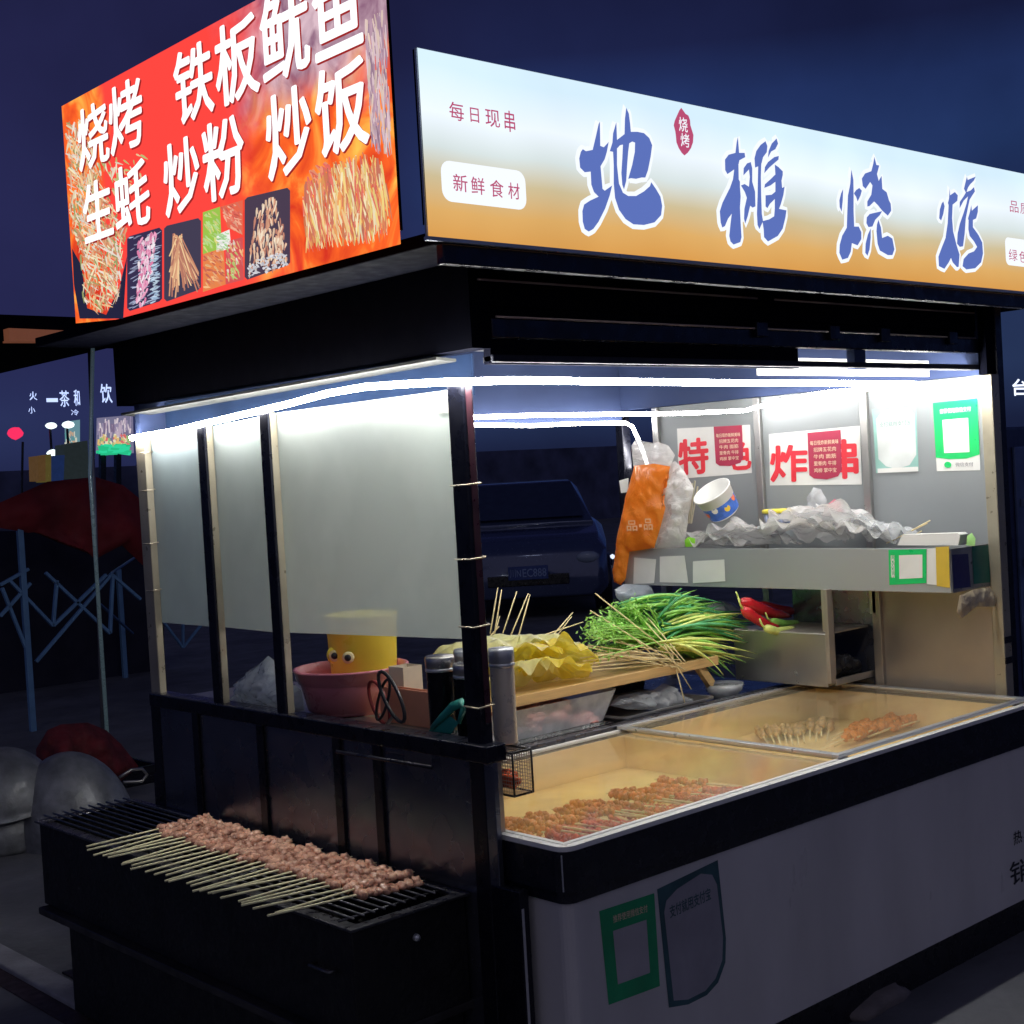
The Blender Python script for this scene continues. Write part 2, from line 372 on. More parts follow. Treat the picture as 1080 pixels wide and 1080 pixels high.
# strip and cap above the panels
MB().add([(XL - .012, .30, 1.893), (XL + .05, .30, 1.889), (XL + .05, 1.92, 1.870), (XL - .012, 1.92, 1.876), (XL - .012, .30, 1.886), (XL + .05, .30, 1.882), (XL + .05, 1.92, 1.863), (XL - .012, 1.92, 1.869)],
         [(0, 1, 2, 3), (7, 6, 5, 4), (0, 4, 5, 1), (1, 5, 6, 2), (2, 6, 7, 3), (3, 7, 4, 0)]).build('cap_strip', M('dull cap strip', (.045, .047, .045), .6), stall)
MB().box(.051, .056, .28, 1.80, 1.80, 1.90).build('cap_panel', M('deep blue cap panel', (.010, .020, .050), .9, spec=.05), stall)
# right wall: panels, posts, steel below
def rp(y0, y1, z0, z1): return MB().box(XR - .012, XR - .008, y0, y1, z0, z1).build('end_panel', GRAYP, stall)
rp(.17, .615, 1.13, 1.85); rp(.645, 1.10, 1.13, 1.85); rp(1.13, 1.63, 1.13, 1.85)
for y0, w in ((.615, .03), (1.10, .03)): MB().box(XR - .03, XR, y0, y0 + w, 1.02, 1.85).build('end_post', STEEL, stall, bevel=.003)
MB().box(XR - .03, XR + .01, 1.63, 1.66, .74, 1.85).build('end_post', STEEL, stall, bevel=.003)
MB().box(XR - .03, XR + .01, .60, .635, .70, 1.13).build('end_post', STEELD, stall, bevel=.003)
MB().box(XR - .012, XR, .17, .60, .70, 1.128).build('end_wall', STEELD, stall)
MB().box(XR - .012, XR, .636, 1.0, .70, 1.128).build('end_wall', STEELB, stall)
MB().box(XR - .02, XR + .03, .125, .168, 0, 1.85).build('post', TANP, stall, bevel=.003)
MB().box(XR + .032, XR + .075, .13, .18, 0, 2.1).build('post', DARK, stall, bevel=.003)
MB().box(XR - .02, XR + .03, 1.84, 1.88, 0, 2.1).build('post', DARK, stall, bevel=.003)
for z in (.865, .935): MB().box(XR - .023, XR + .033, .121, .124, z, z + .022).build('tape', BLACK, stall)
# roof and headers
rf = MB().box(-.235, 2.75, .045, 2.1, 2.105, 2.135); rf.build('roof', ROOFM, stall, bevel=.004)
MB().box(.03, 2.22, .24, 1.82, 2.09, 2.104).build('ceiling', M('pale ceiling board', (.5, .5, .5), .6), stall)
MB().box(-.235, 2.75, .02, .044, 2.06, 2.104).build('roof_edge', DARK, stall, bevel=.003)
fh = MB().box(.021, 2.25, .175, .20, 2.0, 2.10); fh.build('header', ROOFM, stall, bevel=.003)
MB().box(.021, 2.25, .165, .20, 1.925, 1.972).build('header', DARK, stall, bevel=.003, label='lower beam of the front header')
MB().box(.021, 2.25, .180, .20, 1.973, 1.999).build('header', ROOFM, stall)
MB().box(.021, 1.22, .176, .20, 1.865, 1.924).build('header', ROOFM, stall)
MB().box(.021, 2.25, .168, .205, 1.868, 1.886).build('header', M('matt navy rail', (.008, .010, .022), .7), stall, bevel=.003)
for z, x0, x1 in ((2.058, -.02, 1.02), (2.058, 1.1, 2.2), (1.9735, .03, 2.2)):
    MB().tube([(x0, .160, z), (x1, .160, z)], .003, 6).build('conduit', bpy.data.materials.get('dull conduit') or M('dull conduit', (.34, .27, .27), .45, .4), stall, smooth=True)
for x in (1.0, 1.35, 1.62, 2.02): MB().box(x, x + .05, .150, .164, 1.95, 1.99).build('bracket', DARK, stall, bevel=.002)
MB().box(1.50, 1.56, .172, .20, 1.865, 1.924).build('header', BLUEP, stall)
mb = MB().box(1.24, 2.2, .34, .345, 1.86, 1.915); mb.build('inner_panel', PAPER, stall, label='white lit strip of board inside the header')
MB().box(-.04, .020, .17, 1.95, 1.900, 2.104).build('header', ROOFM, stall)
MB().box(XR - .02, XR + .06, .14, .164, 1.852, 2.104).build('header', ROOFM, stall)
MB().box(-.02, 2.25, 1.84, 1.87, 1.80, 2.10).build('header', BLUEP, stall)
MB().box(XR - .02, XR + .01, .17, 1.84, 1.852, 2.10).build('header', BLUEP, stall)
MB().box(-.03, XR, YB, YB + .02, .1, .7).build('back_wall', DARK, stall)
# light strips
def strip(path, r=.0085): return MB().tube(path, r, 8).build('light_strip', LED, stall, smooth=True)
lp = px([(139, 462), (180, 455), (240, 441), (300, 427), (345, 415), (385, 408), (430, 405), (468, 403)], 0, -.044) + px([(478, 403), (540, 401), (620, 402), (700, 403), (780, 404), (850, 404), (960, 405), (1032, 408)], 1, .188)
strip(lp)
LED2 = emis('dimmer led strip', (1., .98, .94), 42)
def strip(path, r=.0085): return MB().tube(path, r, 8).build('light_strip', LED2, stall, smooth=True)
strip(px([(500, 440), (560, 438), (640, 437), (720, 436), (786, 433)], 1, 1.12) + px([(800, 429), (830, 421), (870, 414), (930, 409), (1010, 408)], 0, 2.15), .0070)
strip(px([(500, 448), (560, 449), (600, 447), (660, 446), (667, 450), (673, 463), (679, 478), (683, 492)], 1, 1.79), .0075)

# ================================================================== MAIN SIGN
def print_mat_main():
    m = bpy.data.materials.new('backlit fascia print'); m.use_nodes = True; nt = m.node_tree; N = nt.nodes; L = nt.links; N.clear()
    o = N.new('ShaderNodeOutputMaterial'); e = N.new('ShaderNodeEmission'); gm = N.new('ShaderNodeNewGeometry'); sp = N.new('ShaderNodeSeparateXYZ')
    L.new(gm.outputs['Position'], sp.inputs[0]); mr = N.new('ShaderNodeMapRange'); mr.inputs['From Min'].default_value = 2.11; mr.inputs['From Max'].default_value = 2.504
    n = N.new('ShaderNodeTexNoise'); n.inputs['Scale'].default_value = 1.7; L.new(gm.outputs['Position'], n.inputs['Vector'])
    ma = N.new('ShaderNodeMath'); ma.operation = 'MULTIPLY_ADD'; ma.inputs[1].default_value = .07; L.new(n.outputs['Fac'], ma.inputs[0]); L.new(sp.outputs['Z'], ma.inputs[2])
    L.new(ma.outputs[0], mr.inputs['Value']); r = N.new('ShaderNodeValToRGB'); cr = r.color_ramp
    cr.elements[0].position = 0.05; cr.elements[0].color = (.66, .30, .065, 1); cr.elements[1].position = 1; cr.elements[1].color = (.66, .84, .96, 1)
    for p, c in ((.25, (.70, .40, .13)), (.42, (.60, .50, .30)), (.58, (.66, .74, .74)), (.75, (.84, .92, 1.0))):
        x = cr.elements.new(p); x.color = (*c, 1)
    L.new(mr.outputs[0], r.inputs[0])
    # uneven tubes behind the sheet
    w = N.new('ShaderNodeTexNoise'); w.inputs['Scale'].default_value = 3.; L.new(gm.outputs['Position'], w.inputs['Vector'])
    m2 = N.new('ShaderNodeMapRange'); m2.inputs['To Min'].default_value = .86; m2.inputs['To Max'].default_value = 1.08; L.new(w.outputs['Fac'], m2.inputs['Value'])
    L.new(r.outputs[0], e.inputs['Color']); L.new(m2.outputs[0], e.inputs['Strength']); L.new(e.outputs[0], o.inputs[0]); return m
sign = thing('shop_sign', 'long backlit sign with blue brush lettering fading from white to orange', 'sign', (1.1, .03, 2.11))
SX0, SX1, SZ0, SZ1 = -.29, 2.75, 2.111, 2.503
MB().add([(SX0, 0, SZ0), (SX1, 0, SZ0), (SX1, 0, SZ1), (SX0, 0, SZ1)], [(0, 1, 2, 3)]).build('lit_face', print_mat_main(), sign)
MB().box(SX0, SX1, .002, .016, SZ0 + .026, SZ1).build('sign_box', ROOFM, sign)
mb = MB(); mb.obox((SX0 - .004, .004, SZ0 - .004), (SX1, .004, SZ0 - .004), .012, .008); mb.obox((SX0 - .001, .005, SZ0), (SX0 - .001, .005, SZ1), .006, .002); mb.obox((SX0 - .001, .005, SZ1 + .001), (SX1, .005, SZ1 + .001), .006, .002)
mb.build('sign_frame', M('thin steel frame', (.45, .5, .6), .4, .3), sign)
BLUE = emis('brush blue print', (.10, .155, .46), 1.); WH = emis('white print', (.86, .90, .96), 1.); REDE = emis('crimson print', (.45, .07, .16), 1.)
G = {
 (600, 105, 7.2): [[(225,170),(228,355),(255,365),(292,325),(278,400),(262,455),(230,510),(238,600),(245,680),(262,695),(318,655),(300,730),(265,830),(215,930),(175,985),(140,1005),(110,985),(95,930),(92,850),(105,800),(150,770),(215,740),(180,705),(160,650),(155,550),(110,555),(75,520),(68,450),(80,400),(95,380),(120,395),(170,385),(195,280),(215,190)],
  [(350,175),(355,310),(400,275),(412,265),(415,150),(425,65),(445,110),(455,190),(460,248),(510,248),(560,258),(600,295),(622,350),(610,440),(590,540),(570,595),(540,595),(500,605),(460,600),(440,605),(470,500),(490,400),(492,330),(470,322),(448,335),(440,400),(432,500),(425,620),(408,685),(395,650),(388,560),(395,450),(400,345),(378,350),(355,375),(355,500),(370,640),(400,710),(440,735),(500,735),(560,700),(605,660),(615,630),(650,680),(685,740),(698,810),(690,880),(640,935),(560,955),(480,950),(420,910),(370,840),(340,750),(330,640),(330,500),(325,400),(300,395),(320,330),(325,260),(345,190)]],
 (745, 135, 7.71): [[(245,75),(255,205),(300,205),(305,240),(258,265),(250,300),(252,420),(262,440),(262,480),(268,560),(262,650),(268,780),(275,890),(265,930),(210,950),(185,925),(175,880),(185,780),(195,700),(165,740),(140,800),(118,812),(105,770),(98,680),(120,610),(180,490),(205,420),(215,340),(160,378),(142,345),(140,260),(170,220),(225,205),(235,120)],
  [(350,280),(362,330),(362,440),(385,520),(388,640),(365,650),(345,635),(325,720),(305,780),(295,740),(298,660),(318,570),(300,520),(270,470),(300,458),(335,480),(342,400),(335,340),(290,388),(292,330),(320,290)],
  [(470,110),(485,150),(480,200),(450,240),(435,300),(432,400),(435,560),(440,700),(450,760),(420,825),(405,790),(400,700),(405,560),(408,400),(410,315),(385,325),(380,250),(395,190),(430,140)],
  [(560,88),(572,130),(550,175),(515,195),(490,245),(495,190),(520,130)], [(578,230),(575,260),(540,290),(500,325),(460,370),(465,320),(490,280),(540,240)],
  [(545,300),(575,320),(610,355),(610,385),(600,430),(605,490),(625,480),(615,550),(595,620),(580,660),(640,672),(632,730),(610,820),(570,880),(490,925),(458,890),(455,830),(445,760),(500,745),(540,720),(545,660),(545,580),(505,620),(485,655),(470,640),(470,550),(520,545),(550,520),(550,440),(510,470),(460,490),(465,460),(510,420),(550,380)]],
 (870, 155, 8.31): [[(220,200),(238,290),(240,410),(240,560),(245,700),(285,700),(308,750),(308,810),(275,865),(225,845),(215,920),(190,975),(140,990),(115,930),(118,860),(140,780),(180,710),(185,560),(190,430),(210,330)], [(148,370),(145,470),(135,570),(118,530),(115,470),(130,410)],
  [(290,362),(312,385),(300,430),(275,480),(262,440),(242,410),(262,380)], [(422,90),(440,160),(465,165),(445,240),(460,300),(485,255),(492,370),(530,400),(550,470),(565,500),(570,560),(540,605),(490,560),(450,510),(420,480),(380,520),(360,525),(360,480),(395,420),(405,340),(385,310),(345,370),(320,345),(312,280),(340,235),(395,215),(412,150)],
  [(490,565),(470,600),(430,640),(405,700),(370,705),(352,670),(355,620),(380,590),(430,578)], [(390,715),(390,800),(380,900),(362,955),(342,930),(345,850),(365,770)], [(458,640),(480,710),(490,800),(540,780),(580,805),(598,900),(580,950),(540,950),(470,910),(450,850),(440,740),(445,680)]],
 (975, 175, 8.64): [[(218,200),(222,270),(265,240),(292,270),(288,320),(245,355),(240,480),(250,600),(280,720),(308,810),(300,920),(285,925),(245,880),(230,840),(210,880),(170,940),(120,915),(115,830),(140,760),(180,660),(200,520),(208,360),(202,340),(212,300)], [(160,325),(172,370),(160,440),(140,500),(122,480),(128,400),(145,345)],
  [(375,100),(382,130),(455,100),(440,135),(405,170),(385,200),(372,240),(410,225),(440,195),(448,235),(425,270),(400,310),(385,380),(365,480),(355,620),(340,735),(310,740),(285,710),(290,620),(310,530),(345,430),(370,350),(385,280),(345,320),(308,390),(310,330),(345,280),(365,245),(348,210),(360,160)],
  [(415,360),(420,410),(475,360),(475,420),(460,480),(430,495),(430,560),(480,630),(515,700),(522,800),(505,880),(450,935),(370,945),(335,915),(345,850),(390,800),(440,780),(468,740),(440,690),(400,640),(388,580),(390,500),(385,480),(400,430)]]}
for (ox, oy, sc), polys in G.items():
    blue = MB(); wh = MB()
    for pl in polys:
        P3 = [on(ox + x / sc, oy + y / sc, 1, 0) for x, y in pl]
        if sum((P3[i].x * P3[(i + 1) % len(P3)].z - P3[(i + 1) % len(P3)].x * P3[i].z) for i in range(len(P3))) < 0: P3 = P3[::-1]
        blue.poly([Vector((p.x, -.0045, p.z)) for p in P3]); wh.poly([Vector((p.x, -.0025, p.z)) for p in P3])
        sub = []
        for i in range(len(P3)): sub += [P3[i], (P3[i] + P3[(i + 1) % len(P3)]) / 2]
        t = MB().tube([Vector((p.x, 0, p.z)) for p in sub], .0115, 10, closed=True)
        t.v = [(x, -.0023 + y * .08, z) for x, y, z in t.v]; wh.add(t.v, t.f)
    o = blue.build('lettering', BLUE, sign); w = wh.build('letter_outline', WH, sign)
    for ob in (o, w):
        bm = bmesh.new(); bm.from_mesh(ob.data); bmesh.ops.triangulate(bm, faces=[f for f in bm.faces if len(f.verts) > 4]); bm.to_mesh(ob.data); bm.free()
def glyph(mb, ch, ul, ur, vt, vb, ax, val, w=.0, sh=0, lift=(0, 0, 0)):
    """place one glyph in the plane so that it spans these photo columns and rows"""
    uc, vc = (ul + ur) / 2, (vt + vb) / 2
    T, B, Lf, Rt = on(uc, vt, ax, val), on(uc, vb, ax, val), on(ul, vc, ax, val), on(ur, vc, ax, val)
    hz = T.z - B.z; U = Rt - Lf; U.z = 0
    P = Vector(Lf); P.z = B.z; P[ax] = val
    mb.text(ch, P, U, Vector((0, 0, hz)), w, sh, lift)
for row in ((('每', 474, 489, 108, 127, -.004), ('日', 496, 505, 114, 129, -.004), ('现', 512, 527, 116, 134, -.004), ('串', 532, 543, 117, 139, -.004)),
            (('新', 478, 493, 184, 202, -.006), ('鲜', 497, 511, 187, 205, -.006), ('食', 517, 531, 190, 208, -.006), ('材', 536, 548, 193, 210, -.006)),
            (('品', 1065, 1074, 212, 224, -.006), ('质', 1076, 1085, 214, 226, -.006)), (('绿', 1064, 1073, 263, 275, -.006), ('色', 1075, 1084, 265, 277, -.006))):
    mb = MB()
    for ch, ul, ur, vt, vb, yy in row: glyph(mb, ch, ul, ur, vt, vb, 1, yy, .016 if ul < 1000 else 0)
    mb.build('small_lettering', REDE, sign)
def rrect(x0, x1, z0, z1, r, n=5):
    out = []
    for cx, cz, a0 in ((x1 - r, z1 - r, 0), (x0 + r, z1 - r, 90), (x0 + r, z0 + r, 180), (x1 - r, z0 + r, 270)):
        for k in range(n + 1): t = R(a0 + 90 * k / n); out.append((cx + r * math.cos(t), cz + r * math.sin(t)))
    return out
p0 = on(465, 192, 1, 0); p1 = on(554, 201, 1, 0); zt = on(510, 175, 1, 0).z; zb = on(510, 217, 1, 0).z
MB().poly([(x, -.002, z) for x, z in rrect(p0.x, p1.x, zb, zt, .025)][::-1]).build('white_label', WH, sign)
p0 = on(1060, 268, 1, 0); zt = on(1066, 251, 1, 0).z; zb = on(1066, 280, 1, 0).z
MB().poly([(x, -.002, z) for x, z in rrect(p0.x, p0.x + .3, zb, zt, .02)][::-1]).build('white_label', WH, sign)
sl = [(225,145),(265,200),(300,250),(350,280),(378,360),(385,450),(410,530),(438,620),(430,750),(395,850),(340,930),(280,980),(230,930),(180,850),(140,750),(130,640),(120,560),(92,450),(110,370),(150,280),(190,190)]
MB().poly([on(705 + x / 16.6, 105 + y / 16.6, 1, -.003) for x, y in sl]).build('seal', REDE, sign)
mb = MB(); glyph(mb, '烧', 716, 725, 124, 139, 1, -.006, .02); glyph(mb, '烤', 718, 727, 141, 155, 1, -.006, .02); mb.build('seal_lettering', WH, sign)

# ================================================================== SIDE SIGN
XS = -.3
def print_mat_side():
    m = bpy.data.materials.new('backlit menu print'); m.use_nodes = True; nt = m.node_tree; N = nt.nodes; L = nt.links; N.clear()
    o = N.new('ShaderNodeOutputMaterial'); e = N.new('ShaderNodeEmission'); gm = N.new('ShaderNodeNewGeometry'); sp = N.new('ShaderNodeSeparateXYZ'); L.new(gm.outputs['Position'], sp.inputs[0])
    def noi(sc, d=5, dist=0.):
        n = N.new('ShaderNodeTexNoise'); n.inputs['Scale'].default_value = sc; n.inputs['Detail'].default_value = d; n.inputs['Distortion'].default_value = dist; L.new(gm.outputs['Position'], n.inputs['Vector']); return n.outputs['Fac']
    def math_(op, a, b, c=None):
        x = N.new('ShaderNodeMath'); x.operation = op
        for i, v in enumerate((a, b) + ((c,) if c is not None else ())):
            if isinstance(v, (int, float)): x.inputs[i].default_value = v
            else: L.new(v, x.inputs[i])
        return x.outputs[0]
    def mrng(v, a, b):
        x = N.new('ShaderNodeMapRange'); x.interpolation_type = 'SMOOTHSTEP'; x.inputs['From Min'].default_value = a; x.inputs['From Max'].default_value = b; L.new(v, x.inputs['Value']); return x.outputs[0]
    def mix(f, a, b):
        x = N.new('ShaderNodeMix'); x.data_type = 'RGBA'
        if isinstance(f, (int, float)): x.inputs[0].default_value = f
        else: L.new(f, x.inputs[0])
        for i, v in ((6, a), (7, b)):
            if isinstance(v, tuple): x.inputs[i].default_value = (*v, 1)
            else: L.new(v, x.inputs[i])
        return x.outputs[2]
    Y, Z = sp.outputs['Y'], sp.outputs['Z']
    fl = N.new('ShaderNodeValToRGB'); cr = fl.color_ramp; cr.elements[0].position = .32; cr.elements[0].color = (.58, .03, .015, 1); cr.elements[1].position = .72; cr.elements[1].color = (1, .50, .08, 1)
    x = cr.elements.new(.5); x.color = (.86, .12, .02, 1); L.new(noi(5.5, 6, 1.6), fl.inputs[0])
    purp = N.new('ShaderNodeValToRGB'); cr = purp.color_ramp; cr.elements[0].position = .35; cr.elements[0].color = (.22, .10, .17, 1); cr.elements[1].position = .68; cr.elements[1].color = (.62, .44, .50, 1); L.new(noi(14, 6, .8), purp.inputs[0])
    # right-hand side: flames below, grey-violet above
    nz = math_('MULTIPLY_ADD', noi(4), .5, Y)
    fr = mrng(nz, 1.02, .72)
    top = mrng(math_('MULTIPLY_ADD', noi(6), .25, Z), 2.55, 2.72)
    rgt = mix(top, fl.outputs[0], purp.outputs[0])
    lft = mrng(nz, 1.60, 1.72); ed = mix(lft, (.84, .055, .045), fl.outputs[0])
    low = mrng(Z, 2.22, 2.13)
    c = mix(fr, ed, rgt)
    L.new(c, e.inputs['Color']); e.inputs['Strength'].default_value = 1.08; L.new(e.outputs[0], o.inputs[0]); return m
side = thing('menu_sign', 'red backlit side sign with white lettering and pictures of grilled skewers', 'sign', (XS + .03, .87, 2.107))
Ya, Yb_, Za, Zb = .082, 1.657, 2.107, 2.768
MB().add([(XS, Yb_, Za + .02), (XS, 1.40, Za), (XS, Ya, Za), (XS, Ya, Zb), (XS, Yb_, Zb)], [(0, 1, 2, 3, 4)]).build('lit_face', print_mat_side(), side)
MB().box(XS + .003, XS + .008, Ya, Yb_, Za + .03, Zb).build('sign_box', ROOFM, side)
WHT = emis('white lettering print', (.95, .95, .97), 1.15)
SHD = emis('dark red lettering edge', (.35, .02, .02), .9)
mb = MB(); ms = MB()
for ch, ul, ur, vt, vb in (('烧', 82, 114, 110, 176), ('烤', 115, 150, 86, 158), ('铁', 184, 224, 48, 126), ('板', 227, 272, 20, 106), ('鱿', 275, 325, -14, 82), ('鱼', 330, 380, -44, 56),
                           ('生', 88, 118, 190, 252), ('蚝', 121, 157, 172, 240), ('炒', 173, 210, 147, 224), ('粉', 214, 257, 125, 208), ('炒', 281, 328, 94, 184), ('饭', 333, 387, 66, 160)):
    glyph(ms, ch, ul + 1.5, ur + 1.5, vt + 1.5, vb + 1.5, 0, XS - .003, .055)
    glyph(mb, ch, ul, ur, vt, vb, 0, XS - .005, .045)
mb.build('lettering', WHT, side); ms.build('letter_shadow', SHD, side)
def inside(p, poly):
    x, y = p; r = False; j = len(poly) - 1
    for i in range(len(poly)):
        if (poly[i][1] > y) != (poly[j][1] > y) and x < (poly[j][0] - poly[i][0]) * (y - poly[i][1]) / (poly[j][1] - poly[i][1]) + poly[i][0]: r = not r
        j = i
    return r
def streaks(mb, poly, n, cols, ang, spread, ln, wd, val, base=None, off=0.0005):
    """printed food: many small brush marks inside an outline given in photo rows and columns"""
    k0 = len(mb.f)
    if base: mb.col = base; mb.poly([on(u, v, 0, val) for u, v in poly])
    us = [p[0] for p in poly]; vs = [p[1] for p in poly]; c = 0; tries = 0
    while c < n and tries < n * 20:
        tries += 1; u = random.uniform(min(us), max(us)); v = random.uniform(min(vs), max(vs)); a = R(ang + random.uniform(-spread, spread)); l = random.uniform(*ln) / 2; w = random.uniform(*wd) / 2
        d = (math.cos(a) * l, math.sin(a) * l); q = (-math.sin(a) * w, math.cos(a) * w)
        if not (inside((u + d[0], v + d[1]), poly) and inside((u - d[0], v - d[1]), poly)): continue
        cc = random.choice(cols); f = random.uniform(.85, 1.15); mb.col = tuple(min(1, (x * .9 + .05) * f) for x in cc)
        mb.poly([on(u + d[0] * s + q[0] * t, v + d[1] * s + q[1] * t, 0, val - off - c * 2e-6) for s, t in ((-1, -.6), (-.3, -1), (1, -.3), (1, .3), (-.3, 1), (-1, .6))]); c += 1
ORG = [(.9, .35, .08), (.75, .2, .06), (.95, .6, .25), (.6, .15, .08), (.95, .8, .5)]
mb = MB()
streaks(mb, [(68, 130), (92, 120), (100, 170), (118, 215), (134, 240), (126, 318), (108, 334), (88, 328), (84, 270), (74, 240), (70, 180)], 850, [(.9, .55, .25), (.95, .8, .5), (.6, .22, .1), (.8, .35, .15), (.3, .35, .1), (.85, .75, .65)], 65, 50, (5, 18), (.8, 2.4), XS - .0015)
streaks(mb, [(100, 170), (125, 165), (160, 160), (150, 210), (120, 225)], 60, [(.9, .6, .3), (.5, .5, .15), (.9, .8, .6)], 60, 50, (5, 14), (1.2, 3), XS - .0015)
mb.build('noodle_picture', TINTE, side)
mb = MB(); mb.col = (.018, .018, .05); mb.poly([on(u, v, 0, XS - .0012) for u, v in ((76, 262), (86, 280), (92, 325), (112, 332), (126, 302), (134, 270), (130, 336), (84, 336), (78, 300))]); mb.build('dark_corner', TINTE, side)
def pic(name, u0, u1, vtl, vtr, vbl, vbr): return [(u0 + 3, vtl), (u1 - 3, vtr), (u1, vtr + 3), (u1, vbr - 3), (u1 - 3, vbr), (u0 + 3, vbl), (u0, vbl - 3), (u0, vtl + 3)]
mb = MB(); P1 = pic('', 134, 171, 249, 240, 328, 318)
streaks(mb, P1, 90, [(.35, .4, .6), (.5, .55, .75), (.2, .22, .35)], -20, 15, (5, 10), (.8, 1.6), XS - .0017, base=(.04, .03, .08))
streaks(mb, [(143, 252), (156, 245), (166, 242), (160, 290), (152, 324), (141, 326), (146, 280)], 150, [(.9, .35, .55), (.95, .85, .9), (.8, .2, .4), (.95, .6, .75)], 100, 25, (4, 9), (1.5, 3), XS - .0022)
streaks(mb, [(158, 270), (169, 262), (169, 315), (156, 322)], 60, [(.35, .5, .7), (.6, .75, .9)], -15, 20, (4, 8), (1, 2), XS - .0022); mb.build('food_picture', TINTE, side)
mb = MB(); P2 = pic('', 173, 212, 238, 230, 318, 306); mb.col = (.06, .05, .09); mb.poly([on(u, v, 0, XS - .0017) for u, v in P2])
for k in range(70):
    t = random.random(); a = (random.uniform(182, 192), random.uniform(246, 262)); b = (random.uniform(184, 211), random.uniform(285, 308)) if t < .6 else (random.uniform(176, 186), random.uniform(270, 314))
    mb.col = random.choice([(.6, .25, .15), (.85, .45, .25), (.7, .35, .2), (.95, .65, .35), (.5, .2, .14)]); w = .7
    mb.poly([on(u, v, 0, XS - .002 - k * 3e-6) for u, v in ((a[0] - w, a[1]), (a[0] + w, a[1]), (b[0] + w, b[1]), (b[0] - w, b[1]))])
mb.build('food_picture', TINTE, side)
mb = MB(); mb.col = (.5, .45, .3)
for reg, cols, an in (([(214, 224), (232, 218), (234, 262), (214, 268)], [(.35, .6, .08), (.75, .7, .2), (.5, .75, .25)], 50), ([(233, 218), (256, 211), (256, 248), (240, 240)], [(.85, .15, .08), (.95, .4, .25), (.7, .08, .05)], 40),
                      ([(214, 268), (236, 262), (238, 300), (214, 308)], [(.85, .25, .08), (.95, .5, .2), (.6, .1, .05)], 30), ([(238, 255), (256, 250), (257, 295), (238, 300)], [(.7, .1, .1), (.9, .75, .6), (.5, .6, .15), (.95, .5, .2)], 60), ([(228, 248), (242, 242), (244, 262), (228, 266)], [(.95, .95, .9), (.4, .7, .3)], 20)):
    streaks(mb, reg, 70, cols, an, 30, (3, 9), (1.2, 2.6), XS - .0018, base=cols[0])
mb.build('food_picture', TINTE, side)
mb = MB(); P4 = pic('', 258, 306, 208, 198, 295, 280); mb.col = (.075, .05, .085); mb.poly([on(u, v, 0, XS - .0017) for u, v in P4])
streaks(mb, [(272, 212), (290, 206), (302, 250), (305, 278), (290, 288), (262, 294), (264, 262)], 170, [(.75, .35, .2), (.9, .6, .4), (.55, .2, .12), (.95, .75, .55)], 95, 14, (4, 14), (1.2, 3), XS - .0022)
streaks(mb, [(260, 278), (304, 262), (305, 280), (262, 294)], 60, [(.75, .75, .8), (.6, .6, .65)], 10, 60, (3, 6), (1.5, 3), XS - .0026); mb.build('food_picture', TINTE, side)
mb = MB(); streaks(mb, [(318, 195), (340, 175), (380, 160), (402, 165), (415, 235), (404, 256), (350, 262), (322, 268)], 750, ORG + [(.85, .15, .1), (.95, .7, .2)], 82, 12, (8, 40), (.9, 3.0), XS - .0017)
streaks(mb, [(384, 20), (407, 8), (412, 120), (414, 170), (392, 160)], 260, [(.5, .3, .4), (.75, .55, .6), (.35, .2, .3), (.8, .6, .5)], 86, 8, (10, 34), (.9, 2.8), XS - .0017)
streaks(mb, [(322, 180), (350, 165), (352, 205), (326, 215)], 60, [(.85, .12, .08), (.95, .3, .15)], 60, 30, (5, 14), (1.5, 4), XS - .0019); mb.build('grill_picture', TINTE, side)

# ================================================================== FREEZER
fz = thing('chest_freezer', 'long cream chest freezer with black band and two sliding glass lids', 'freezer', (1.1, .45, 0))
FX = 2.2; FY = .9
MB().box(.03, FX - .03, .04, FY - .04, .0, .119).build('base', BLACK, fz)
def ring(x0, x1, y0, y1, z0, z1, wx, wy=None):
    wy = wy or wx; mb = MB(); mb.box(x0, x1, y0, y0 + wy, z0, z1); mb.box(x0, x1, y1 - wy, y1, z0, z1); mb.box(x0, x0 + wx, y0 + wy, y1 - wy, z0, z1); mb.box(x1 - wx, x1, y0 + wy, y1 - wy, z0, z1); return mb
def prism_ring(outer, inner, z0, z1):
    mb = MB(); k = len(outer); vs = [Vector((*p, z0)) for p in outer] + [Vector((*p, z1)) for p in outer] + [Vector((*p, z1)) for p in inner] + [Vector((*p, z0)) for p in inner]
    fs = []
    for i in range(k):
        j = (i + 1) % k
        for a in range(4): b = (a + 1) % 4; fs.append((a * k + i, a * k + j, b * k + j, b * k + i))
    return mb.add(vs, fs)
prism_ring(rrect(.012, FX - .012, .012, FY - .012, .03), rrect(.048, FX - .048, .048, FY - .048, .02), .12, .619).build('cabinet', CAB, fz)
prism_ring(rrect(.005, FX - .005, .005, FY - .005, .032), rrect(.048, FX - .048, .048, FY - .048, .02), .6195, .648).build('lower_band', BAND, fz)
prism_ring(rrect(-.006, FX + .006, -.006, FY + .006, .035), rrect(.05, FX - .05, .05, FY - .05, .02), .6485, .742).build('band', BAND, fz)
prism_ring(rrect(-.004, FX + .004, -.004, FY + .004, .034), rrect(.016, FX - .016, .018, FY - .016, .02), .7425, .754).build('rim', WHITE, fz)
mb = MB(); mb.box(.05, FX - .05, .05, .0555, .52, .741); mb.box(.05, FX - .05, FY - .056, FY - .05, .52, .741); mb.box(.05, .056, .0556, FY - .0561, .52, .741); mb.box(FX - .056, FX - .05, .0556, FY - .0561, .52, .741); mb.box(1.10, 1.13, .0556, FY - .0561, .52, .738)
mb.build('liner', LINER, fz)
